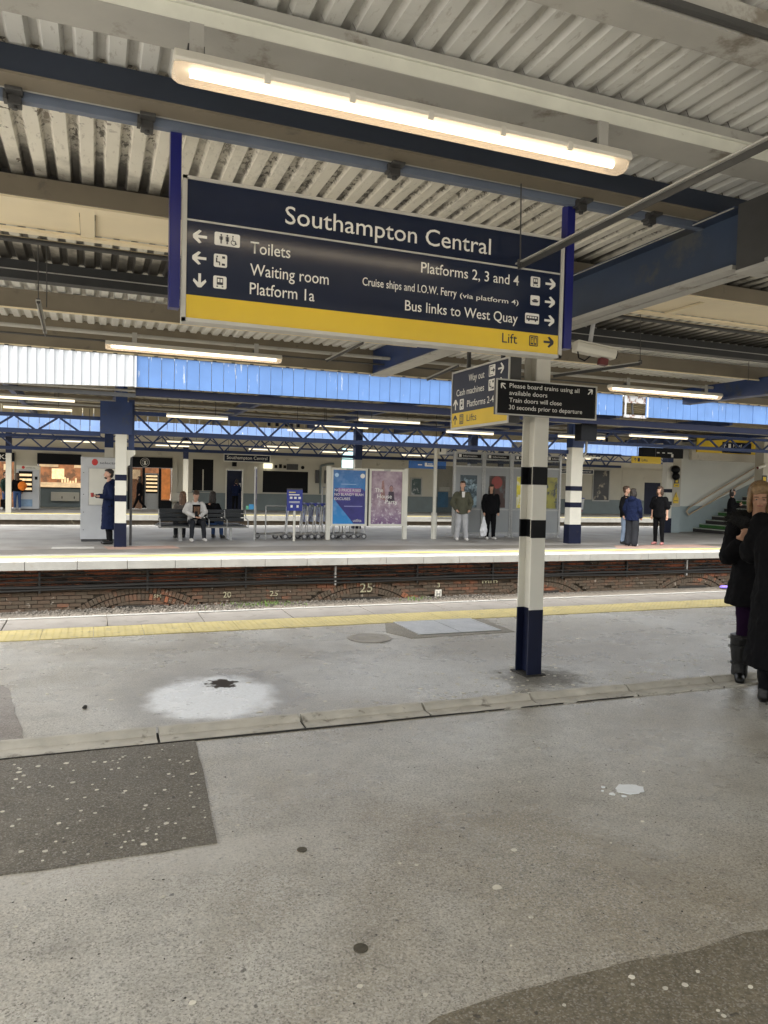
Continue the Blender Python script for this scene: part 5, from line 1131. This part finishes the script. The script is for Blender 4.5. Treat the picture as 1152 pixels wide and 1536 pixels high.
def wposter(x0, x1, z0, z1, c1, c2_, lb):
    p = thing('framed_poster', lb, 'poster', ((x0 + x1) / 2, W - .06, z0)); w_ = x1 - x0; h = z1 - z0
    Bx('frame', m_greyb, p, -w_ / 2, w_ / 2, 0, .04, 0, h); Bx('print', mat('poster_print', c1, .3, .3, 2, dirt=c2_, dscale=2.2, dthr=.56), p, -w_ / 2 + .08, w_ / 2 - .08, -.01, 0, .08, h - .08)
wposter(17.75, 18.52, .98, 2.1, (.05, .08, .08), (.5, .5, .5), 'dark framed poster on the cream wall left of the shelter'); wposter(30.98, 32.38, .83, 2.98, (.02, .02, .02), (.35, .3, .22), 'tall black poster right of the right banded column')
# second vending machine
v2 = thing('snack_machine', 'glass fronted snack vending machine on the far platform', 'vending machine', (-2.99, 39.5, 0))
Bx('casing', m_greycab, v2, -.5, .5, 0, .8, .05, 1.93); Bx('header', m_white, v2, -.5, .5, -.02, .8, 1.935, 2.12); MB().ball((-.2, -.03, 2.03), (.07, .01, .07), 10, 6).build('logo_ball', m_redball, v2); text(v2, 'selecta', -.1, 1.99, -.025, .06, m_lettnavy, .42)
Bx('glass_front', m_dark, v2, -.40, .20, -.012, 0, .85, 1.85); Bx('lower_panel', mat('pale_blue_panel', (.2, .3, .42), .4, .3, 3), v2, -.4, .2, -.012, 0, .15, .5); Bx('keypad', m_black, v2, .30, .42, -.012, 0, 1.45, 1.6)
for z in (.95, 1.17, 1.39, 1.61): Bx('goods_row', m_food, v2, -.37, .17, -.02, -.012, z, z + .11)
# bin
bi = thing('litter_bin', 'clear bag litter bin with a blue rim by the far wall', 'bin', (29.5, 40.5, 0)); MB().cyl((0, 0, 1.0), (0, 0, 1.06), .30, n=14).build('rim', m_tblue, bi); MB().cyl((0, 0, .3), (0, 0, 1.0), .2, .26, n=12).build('bag', m_greycab, bi); MB().cyl((0, 0, 0), (0, 0, .3), .03).build('stem', m_galv, bi); MB().cyl((0, 0, .15), (0, 0, .32), .18, n=10).build('contents', mat('mixed_rubbish', (.2, .08, .1), .6, .5, 9), bi)
# far canopy
fc = thing('far_canopy', 'far platform canopy with a pale blue boarded fascia', 'canopy', (10, 38, 0))
x = -9
while x < 52:
    Bx('fascia_board', m_fblue2, fc, x + .01, x + .39, 34.6 + rnd.uniform(-.01, .01), 34.64, 3.60, 4.35); x += .4
Bx('ceiling', m_undercream, fc, -10, 55, 34.65, 41.2, 4.3, 4.4)
for y in (36, 38.4): Bx('beam', m_brown, fc, -10, 52, y, y + .14, 4.1, 4.3)
fix(fc)
girder('thin blue lattice girder under the far canopy', -6, 44, 36.2, 3.66, 3.30, -5.5, 1.0, .07)
for i, x in enumerate((-3.5, 4.0, 12.6, 21.0)):
    c = thing('far_post', 'blue and cream post of the far canopy ' + ['left of the kiosk', 'right of the coffee shop', 'behind the posters', 'behind the shelter'][i], 'post', (x, 36.2, 0)); Bx('head', m_navy, c, -.12, .12, -.1, .1, 2.6, 4.2); Bx('shaft', m_wall, c, -.11, .11, -.1, .1, 0, 2.6)
# ================================================================== PEOPLE
m_skin = mat('skin', (.52, .30, .21), .5, .08, 8); m_skin2 = mat('skin_warm', (.46, .26, .17), .5, .1, 8)
def cloth(name, c, rough=.9, b=.35): return mat(name, c, rough, .14, 7, b, 160, spec=.12)
m_hdark = mat('dark_hair', (.018, .012, .009), .5, .3, 30, .4, 90); m_hbrown = mat('brown_hair', (.06, .033, .018), .5, .3, 30, .4, 90); m_hblond = mat('blonde_hair', (.23, .145, .07), .5, .35, 40, .6, 70)
m_bk = cloth('black_cloth', (.005, .005, .006)); m_nv = cloth('navy_cloth', (.008, .013, .04)); m_ol = cloth('olive_cloth', (.085, .085, .06)); m_gr = cloth('grey_jersey', (.38, .38, .39)); m_wh = cloth('white_cloth', (.62, .60, .57))
m_jean = cloth('blue_denim', (.05, .09, .20)); m_ljean = cloth('light_denim', (.22, .28, .38)); m_dg = cloth('charcoal_cloth', (.025, .027, .032)); m_orange = cloth('orange_cloth', (.75, .20, .03)); m_grn = cloth('green_cloth', (.03, .06, .05)); m_taupe = cloth('taupe_cloth', (.14, .125, .11))
m_sh_w = mat('white_trainer', (.6, .58, .55), .5); m_sh_b = mat('black_shoe', (.012, .012, .012), .4); m_sh_r = mat('red_white_trainer', (.4, .16, .15), .5, .5, 20)
V = Vector
def person(label, loc, rz, s=1., top=m_bk, bot=m_dg, shoe=m_sh_b, hair=m_hdark, hairlen=0, sk=None, hem=.86, loose=0., arms=None, legs=None, seat=None, lean=0, head_pitch=0, head_yaw=0, legw=1., vox=.013, wide=1., sleeve=1., coat=False, hood=False, category='person'):
    """local frame: faces -y, +x is the figure's left hand side as seen from the front-right; metres for a 1.75 m figure, scaled by s"""
    sk = sk or m_skin; t = thing('person', label, category, loc, rz)
    root = bpy.data.objects.new('posture', None)  # not linked; only numbers below
    bpy.data.objects.remove(root)
    hz = seat if seat else .93
    hip = [V((q * .09, 0, hz)) for q in (-1, 1)]
    legs = legs or (((-.10, -.01, .49), (-.105, .03, .08)), ((.10, -.02, .49), (.11, .02, .08)))
    ly = lean; ch = V((0, -ly, hz + .52)); sho = [V((q * .160 * wide, -ly, hz + .475)) for q in (-1, 1)]
    arms = arms or (((-.235, .03 - ly, 1.15), (-.235, -.04 - ly, .90)), ((.235, .03 - ly, 1.15), (.235, -.04 - ly, .90)))
    nk = V((0, -ly * 1.05 + .005, hz + .565)); hd = V((0, -ly * 1.2 - .02 - head_pitch * .08, hz + .73 - head_pitch * .035))
    Rh = Matrix.Rotation(head_yaw, 3, 'Z') @ Matrix.Rotation(head_pitch, 3, 'X')
    def H(v): return hd + Rh @ V(v)
    b = MB()
    b.capsule(nk - V((0, 0, .06)), hd - V((0, -.01, .06)), .056, .052)
    def hball(c, r): m = MB().ball((0, 0, 0), r, 14, 10); m.v = [tuple(H(V(v) + V(c))) for v in m.v]; b.add(m.v, m.f)
    hball((0, .012, .035), (.074, .093, .088)); hball((0, -.018, -.035), (.058, .068, .072)); hball((0, -.045, -.078), (.030, .030, .026))
    hball((0, -.088, -.012), (.0125, .022, .026)); hball((0, -.083, .026), (.045, .012, .012)); hball((0, -.080, -.052), (.022, .014, .010))
    hball((-.072, .01, -.008), (.012, .020, .03)); hball((.072, .01, -.008), (.012, .020, .03)); hball((-.036, -.068, -.028), (.02, .02, .022)); hball((.036, -.068, -.028), (.02, .02, .022))
    b.loft([(0, 0, hz - .06, .13, .10), (0, -ly * .3, hz + .15, .115, .09), (0, -ly * .8, hz + .38, .15, .105), (0, -ly, hz + .50, .14, .085), (0, -ly, hz + .55, .06, .05)], 14)
    for i in (0, 1):
        e, w_ = V(arms[i][0]), V(arms[i][1]); b.capsule(sho[i], e, .05, .042); b.capsule(e, w_, .040, .028)
        d = (w_ - e).normalized(); up_ = V((0, 0, 1)) if abs(d.z) < .8 else V((0, -1, 0)); sd = d.cross(up_).normalized(); fl = sd.cross(d).normalized(); q = -1 if i == 0 else 1
        b.capsule(w_, w_ + d * .065, .026, .030); b.capsule(w_ + d * .03 + sd * .016, w_ + d * .07 + sd * .022, .02, .018); b.capsule(w_ + d * .03 - sd * .016, w_ + d * .07 - sd * .022, .02, .018)
        for f, (o, ln) in enumerate(((-.028, .05), (-.010, .062), (.010, .058), (.028, .044))):
            p0 = w_ + d * .085 + sd * o; p1 = p0 + d * ln * .55 + fl * .008; p2 = p1 + d * ln * .35 + fl * .020
            b.capsule(p0, p1, .0095, .0085, 6); b.capsule(p1, p2, .0085, .0075, 6)
        th = w_ + d * .025 + sd * .028 * (-1 if i else 1); b.capsule(th, th + d * .035 + sd * .022 * (-1 if i else 1) + fl * .01, .011, .009, 6)
        k, an = V(legs[i][0]), V(legs[i][1]); b.capsule(hip[i], k, .075, .052); b.capsule(k, an, .05, .036); 
        fd = V((0, -1, 0)); b.capsule(an, an + fd * .09 - V((0, 0, .045)), .034, .026)
    bo = skin(b, 'body', sk, t, min(vox, .0105), 2)
    # trousers
    g = MB(); g.loft([(0, 0, hz - .10, .15, .115), (0, 0, hz + .03, .155, .12), (0, -ly * .2, hz + .10, .14, .105)], 14)
    for i in (0, 1):
        k, an = V(legs[i][0]), V(legs[i][1]); g.capsule(hip[i], k, .098 * legw ** .5, .075 * legw); g.capsule(k, an + V((0, 0, .02)), .072 * legw, .055 * legw ** 1.3)
    skin(g, 'trousers', bot, t, vox, 3, .007, .09)
    for i in (0, 1):
        an = V(legs[i][1]); m = MB(); toe = an + V((rnd.uniform(-.01, .01) + (-.02 if i == 0 else .02), -.155, -.045)); m.capsule(an + V((0, .02, -.03)), toe, .050, .042); m.capsule(an + V((0, .015, .01)), an + V((0, .01, -.03)), .048, .045); m.v = [(x, y, max(z, an.z - .078)) for x, y, z in m.v]
        skin(m, 'shoe', shoe, t, .012, 2)
    # upper garment
    g = MB(); L_ = loose
    if seat and not coat: secs = [(0, 0, hz - .04, .17 + L_, .14 + L_)]
    elif coat and not seat: secs = [(0, 0, hem, .20 + L_ * 1.5, .16 + L_ * 1.4), (0, 0, (hem + hz) / 2 + .05, .185 + L_, .15 + L_)]
    else: secs = [(0, 0, hem, .168 + L_, .132 + L_)]
    secs += [(0, -ly * .3, hz + .12, .155 + L_, .125 + L_), (0, -ly * .8, hz + .34, .175 * wide + L_ * .8, .130 + L_ * .8), (0, -ly, hz + .46, .160 * wide + L_ * .5, .105 + L_ * .4), (0, -ly, hz + .52, .105 * wide, .080), (0, -ly, hz + .565, .070, .065)]
    g.loft(secs, 20)
    for i in (0, 1):
        e, w_ = V(arms[i][0]), V(arms[i][1]); g.capsule(sho[i] - V((0, 0, .015)), e, .075 + L_ * .5, .062 + L_ * .5)
        if sleeve >= .99: g.capsule(e, e + (w_ - e) * .97, .060 + L_ * .45, .047 + L_ * .3)
        elif sleeve < .3: g.capsule(sho[i], sho[i] + (e - sho[i]) * .9, .075 + L_ * .5, .075 + L_)
    if hood: g.ball(nk + V((0, .09, -.02)), (.12, .08, .09), 12, 8); g.capsule(nk + V((-.09, -.03, -.03)), nk + V((-.05, .08, .02)), .035, .04); g.capsule(nk + V((.09, -.03, -.03)), nk + V((.05, .08, .02)), .035, .04)
    else: g.capsule(nk + V((-.045, .0, -.03)), nk + V((-.03, .03, 0)), .03, .028); g.capsule(nk + V((.045, 0, -.03)), nk + V((.03, .03, 0)), .03, .028)
    skin(g, 'coat' if coat else 'top', top, t, vox, 6, .016, .085)
    # hair
    if hair:
        g = MB()
        def hb(c, r): m = MB().ball((0, 0, 0), r, 14, 9); m.v = [tuple(H(V(v) + V(c))) for v in m.v]; g.add(m.v, m.f)
        hb((0, .032, .060), (.085, .092, .082)); hb((0, -.03, .098), (.062, .052, .036)); hb((0, .062, .01), (.078, .055, .09))
        if hairlen > 0:
            for q in (-1, 1): hb((q * .072, .0, -.03 - hairlen * .1), (.030, .062, .09 + hairlen * .14))
            hb((0, -.055, .075), (.055, .03, .03))
            hb((0, .07, -.05 - hairlen * .12), (.085, .045, .10 + hairlen * .16))
        skin(g, 'hair', hair, t, .010, 2, .012, .03)
    t.scale = (s, s, s)
    return t, hd, H
def away(t): return t
# --- at the vending kiosk
t, hd, H = person('man in a long navy coat holding a red cup beside the vending kiosk', (.335, 19.55, 0), R(-80), 1.03, m_nv, m_bk, m_sh_b, m_hdark, hem=.36, coat=True, hood=True, loose=.015,
    arms=(((-.22, .02, 1.13), (-.12, -.27, 1.15)), ((.21, .03, 1.13), (.16, -.22, 1.14))))
m = MB(); m.ball(H((0, -.05, -.075)), (.045, .045, .035), 10, 7); m.build('beard', m_hdark, t, smooth=True)
c = MB().cyl((-.08, -.37, 1.12), (-.08, -.37, 1.22), .032, .04).build('cup', mat('red_cup', (.35, .04, .03), .4), None); c.location = (.335, 19.55, 0); c.rotation_euler = (0, 0, R(-80)); c.scale = (1.03,) * 3; tag(c, 'small red paper cup in the hand of the man in the navy coat', 'cup')
# --- seated man
sl = (((-.14, -.43, .50), (-.17, -.45, .08)), ((.14, -.43, .50), (.17, -.45, .08)))
t, hd, H = person('seated man in a white jacket and dark trousers looking down at his phone', (2.52, 20.62, 0), R(6), 1.0, m_wh, m_dg, m_sh_w, m_hbrown, seat=.50, lean=.12, head_pitch=.6, legs=sl, loose=.025, wide=1.12,
    arms=(((-.27, -.12, .78), (-.06, -.36, .66)), ((.27, -.12, .78), (.07, -.36, .65))))
MB().prism([(-.075, .70), (.075, .70), (.085, .92), (-.085, .92)], -.305, -.29).build('shirt_print', mat('brown_print', (.12, .06, .03), .7, .6, 30), t)
MB().prism([(-.09, .58), (.09, .58), (.10, .97), (-.10, .97)], -.289, -.2).build('shirt', m_bk, t)
ph_ = Bx('phone', m_black, None, -.035, .035, -.46, -.44, .66, .80, bevel=.004); ph_.location = (2.52, 20.62, 0); tag(ph_, 'dark phone held by the seated man in white', 'phone')
sl2 = (((-.12, -.42, .50), (-.12, -.44, .08)), ((.12, -.42, .50), (.12, -.40, .08)))
person('seated woman with long light brown hair and grey top facing away on the bench', (2.26, 21.0, 0), R(185), .96, m_taupe, m_dg, m_sh_b, mat('light_brown_hair', (.16, .085, .045), .5, .3, 30, .5, 80), 1.0, seat=.50, legs=sl2, arms=(((-.23, -.05, .80), (-.08, -.25, .66)), ((.23, -.05, .80), (.08, -.25, .66))))
person('seated person with dark hair and black top on the far side of the bench', (3.05, 21.0, 0), R(150), .97, m_bk, m_jean, m_sh_b, m_hdark, .5, seat=.50, legs=sl2, head_yaw=.7, arms=(((-.23, -.05, .80), (-.08, -.25, .66)), ((.23, -.05, .80), (.08, -.25, .66))))
# --- by the shelter
t, hd, H = person('man in an olive jacket and grey joggers with hands in his pockets', (10.34, 20.05, 0), R(-14), 1.0, m_ol, m_gr, m_sh_w, m_hbrown, hem=.80, loose=.03, legw=1.25, wide=1.1, head_yaw=-.5,
    arms=(((-.30, .05, 1.12), (-.20, -.12, .93)), ((.30, .05, 1.12), (.20, -.12, .93))), legs=(((-.11, -.02, .49), (-.14, .0, .08)), ((.11, -.02, .49), (.14, -.02, .08))))
MB().prism([(-.035, 1.30), (.035, 1.30), (.05, 1.47), (-.05, 1.47)], -.155, -.12).build('shirt', m_wh, t)
t, hd, H = person('woman with long dark hair in a black hoodie and black trousers by the shelter', (11.5, 20.35, 0), R(-12), .955, m_bk, m_bk, m_sh_w, m_hdark, 1.0, hem=.84, loose=.055, legw=1.15, wide=1.15, head_yaw=-.35, sk=m_skin2)
pbag = MB().loft([(0, 0, .10, .10, .05), (0, 0, .25, .13, .07), (0, 0, .42, .11, .055), (0, 0, .56, .05, .03), (0, 0, .70, .035, .012)], 12); pbg = skin(pbag, 'plastic_bag', mat('white_plastic', (.7, .7, .72), .4), None, .012, 2, .02, .07); pbg.location = (11.24, 20.30, 0); tag(pbg, 'white plastic carrier bag held by the woman in black', 'bag')
# --- three boys
person('teenager in a black jacket and light jeans, half hidden behind the boy in navy', (15.02, 18.35, 0), R(25), .98, m_bk, m_ljean, m_sh_b, m_hbrown, hem=.82, loose=.03, head_yaw=.4)
person('boy in a navy hoodie and baggy black trousers seen from behind', (14.62, 17.55, 0), R(115), .94, m_nv, m_dg, m_sh_w, m_hdark, .1, hem=.80, loose=.045, legw=1.6, hood=True, arms=(((-.24, .02, 1.14), (-.22, -.10, .92)), ((.24, .02, 1.14), (.20, -.10, .92))))
person('boy in a black t-shirt and black ripped jeans facing left', (15.98, 17.98, 0), R(-62), .985, m_bk, m_bk, m_sh_r, m_hbrown, .1, hem=.84, loose=.03, sleeve=.2, head_yaw=-.2, arms=(((-.22, .04, 1.15), (-.23, .02, .90)), ((.22, .05, 1.15), (.24, .0, .90))))
# --- far platform
person('man in a dark green jacket and jeans at the far left beside the shop', (-3.97, 39.6, 0), R(60), 1.0, m_grn, m_jean, m_sh_b, m_hbrown, hem=.85, loose=.02)
person('woman in dark top and jeans carrying an orange bag before the snack machine', (-3.42, 39.2, 0), R(200), .98, m_bk, m_jean, m_sh_w, m_hbrown, 1., hem=.9, loose=.02)
bg_ = MB().ball((0, 0, 0), (.20, .13, .22), 12, 8); bgo = skin(bg_, 'shoulder_bag', m_orange, None, .02, 2, .02, .1); bgo.location = (-3.18, 38.95, 1.14); tag(bgo, 'bright orange backpack on the woman before the snack machine', 'bag')
sc_ = Bx('suitcase', m_bk, None, -4.1, -3.72, 38.9, 39.15, .08, .50, bevel=.04); tag(sc_, 'black suitcase lying by the couple at the far left', 'suitcase'); MB().cyl((-4.05, 38.88, .08), (-4.05, 38.92, .08), .06).build('wheel', m_sh_w, sc_)
person('person in black walking left past the coffee shop', (2.15, 40.0, 0), R(-85), .97, m_bk, m_bk, m_sh_w, m_hdark, .4, hem=.75, loose=.03, legs=(((-.09, -.14, .50), (-.09, -.30, .10)), ((.09, .02, .48), (.09, .30, .13))))
person('person in dark blue bending at the navy door', (7.1, 40.5, 0), R(160), .96, m_nv, m_bk, m_sh_b, m_hdark, .1, hem=.85, loose=.03, lean=.25, head_pitch=.8, arms=(((-.22, -.35, 1.15), (-.12, -.5, 1.0)), ((.22, -.35, 1.15), (.12, -.5, 1.0))))
t, hd, H = person('person with white headphones standing below the stairs', (21.6, 20.6, 0), R(30), .98, m_bk, m_bk, m_sh_b, m_hdark, .1, hem=.8, loose=.03, arms=(((-.22, -.05, 1.13), (-.08, -.25, 1.25)), ((.22, -.05, 1.13), (.08, -.25, 1.2))))
hp = MB()
for k in range(9):
    a0, a1 = math.pi * k / 9, math.pi * (k + 1) / 9; hp.cyl(H((.095 * math.cos(a0), .01, .03 + .125 * math.sin(a0))), H((.095 * math.cos(a1), .01, .03 + .125 * math.sin(a1))), .012, n=6)
hp.build('headphones', m_sh_w, t)

# ================================================================== THE TWO PEOPLE CLOSE BY, RIGHT EDGE
m_fur = mat('black_fur', (.008, .008, .008), .9); m_purplec = cloth('purple_leggings', (.012, .003, .017)); m_boot = mat('black_leather', (.004, .004, .004), .4, .1, 12, spec=.3)
t, hd, H = person('blonde woman in a black fur hooded coat and buckled boots, facing the photographer', (5.33, 4.79, 0), R(-40), .965, m_bk, m_purplec, m_boot, None, coat=True, hem=.70, loose=.035, wide=1.05, head_pitch=.18, head_yaw=-.1, vox=.010, legw=.8, sk=m_skin2,
    arms=(((-.235, -.06, 1.12), (-.17, -.19, 1.27)), ((.26, -.05, 1.13), (.05, -.26, 1.17))), legs=(((-.09, -.01, .49), (-.10, .02, .08)), ((.09, -.06, .49), (.10, -.08, .08))))
for x in (-.03, .03):
    MB().ball(H((x, -.083, .004)), (.0125, .008, .0065), 10, 6).build('eye', mat('eye_white', (.35, .3, .28), .2) if 'eye_white' not in bpy.data.materials else bpy.data.materials['eye_white'], t, smooth=True)
    MB().ball(H((x, -.089, .004)), (.006, .004, .006), 8, 6).build('iris', m_hdark, t, smooth=True); MB().capsule(H((x - .016, -.092, .026)), H((x + .016, -.092, .027)), .0035, .003, 6).build('eyebrow', m_hbrown, t, smooth=True); MB().capsule(H((x - .013, -.0905, .011)), H((x + .013, -.0905, .011)), .0028, .0025, 6).build('eyelid', m_skin2, t, smooth=True)
MB().capsule(H((-.018, -.091, -.052)), H((.018, -.091, -.052)), .0055, .005, 6).build('lips', mat('lips', (.33, .11, .09), .4), t, smooth=True)
g = MB()
def hb(c, r):
    m = MB().ball((0, 0, 0), r, 14, 9); m.v = [tuple(H(V(v) + V(c))) for v in m.v]; g.add(m.v, m.f)
hb((0, .030, .062), (.093, .100, .086)); hb((0, .06, .0), (.090, .066, .12)); hb((.035, -.055, .085), (.052, .036, .030)); hb((-.045, -.045, .088), (.045, .04, .032)); hb((0, -.02, .11), (.07, .06, .035)); hb((.0, -.078, .070), (.045, .018, .016)); hb((-.035, -.080, .058), (.03, .016, .016))
for q in (-1, 1): hb((q * .083, .01, -.03), (.024, .052, .085)); hb((q * .078, -.02, .02), (.020, .036, .07)); hb((q * .076, .02, -.09), (.028, .05, .05))
skin(g, 'hair', m_hblond, t, .008, 6, .004, .04)
st_h = MB()   # locks combed from the crown over the skull
for k in range(760):
    az = rnd.uniform(-math.pi, math.pi)             # 0 = face side
    face = abs(az) < .75; reach = rnd.uniform(.5, 1.0); sw = rnd.uniform(.2, .5) if face else rnd.gauss(0, .12)
    pts = []; n = 6; l0 = rnd.uniform(.0, .5)
    for j in range(n + 1):
        u = l0 * .6 + (1 - l0 * .6) * j / n; th = u * ((.80 if abs(az) < .42 else 1.2) if face else 1.95) * reach; aa = az * (1 if j else 1) + sw * u
        rx, ry, rz_ = .098, .106, .100; sx, cx_ = math.sin(th), math.cos(th)
        p = V((rx * sx * math.sin(aa), .022 - ry * sx * math.cos(aa), .055 + rz_ * cx_))
        if th > 1.35: p.z -= (th - 1.35) * .26; p.x *= 1 + .05 * math.sin(th * 9 + k); p.y += .0
        p += V((rnd.gauss(0, .0012), rnd.gauss(0, .0012), rnd.gauss(0, .001))); pts.append(H(p))
    r = rnd.uniform(.0014, .0034)
    for j in range(n): st_h.cyl(pts[j], pts[j + 1], r * (1 - .1 * j), r * (1 - .1 * (j + 1)), 4, cap=(j == n - 1))
st_h.build('hair_strands', m_hblond, t)
# fur trim of the hood pushed back, and fur cuff
fm = MB(); nk = V((0, .0, .93 + .56)); cents = []
for k in range(22):
    a = math.pi * (-.30 + 1.60 * k / 21); c = nk + V((.20 * math.cos(a), .02 + .12 * math.sin(a), -.035 + .03 * math.sin(a))); cents.append(c); fm.ball(c, .06, 8, 6)
skin(fm, 'fur_core', m_fur, t, .012, 1)
fr_ = MB()
for k in range(5200):
    c = rnd.choice(cents); d = V((rnd.gauss(0, 1), rnd.gauss(0, 1), rnd.gauss(0, 1))).normalized(); p = c + d * .054; q = c + d * rnd.uniform(.08, .112) + V((0, 0, -.012)); sd = d.orthogonal().normalized() * .0022
    fr_.add([p - sd, p + sd, q], [(0, 1, 2)])
fr_.build('fur_trim', m_fur, t, kind='stuff')
MB().prism([(-.05, 1.24), (.0, 1.20), (.055, 1.24), (.07, 1.44), (-.085, 1.45)], -.178, -.13).build('neckline', m_skin2, t); MB().bar((-.085, -.182, 1.43), (-.02, -.186, 1.24), .022, .012).build('blouse_edge', m_wh, t)
for i, (x, y) in enumerate(((-.10, .02), (.10, -.08))):
    bt = MB(); bt.loft([(x, y, .02, .058, .075), (x, y, .07, .070, .078), (x, y + .005, .16, .070, .074), (x, y + .01, .30, .082, .086), (x, y + .005, .42, .090, .092)], 14); bo_ = skin(bt, 'boot_shaft', m_boot, t, .008, 2, .003, .05)
    for z in (.15, .30, .38): MB().cyl((x, y, z), (x, y, z + .022), .079 if z < .2 else .092, n=16).build('buckle_strap', m_boot, bo_); Bx('buckle', m_galv, bo_, x - .103, x - .083, y - .012, y + .012, z - .002, z + .024)
    Bx('heel', m_boot, bo_, x - .035, x + .035, y - .01, y + .055, 0, .035)
bdg = Bx('badge', m_galv, t, -.03, -.018, -.205, -.20, .98, 1.0)
# second person, cut by the edge of the picture
t, hd, H = person('person in a long black coat at the right edge, standing before the blonde woman', (4.96, 4.18, 0), R(105), 1.0, m_bk, m_bk, m_boot, m_hdark, .6, coat=True, hem=.30, loose=.06, wide=1.15, vox=.012,
    arms=(((-.30, -.06, 1.15), (-.18, -.32, 1.20)), ((.30, -.05, 1.15), (.16, -.30, 1.15))))

bpy.data.scenes.remove(_work)
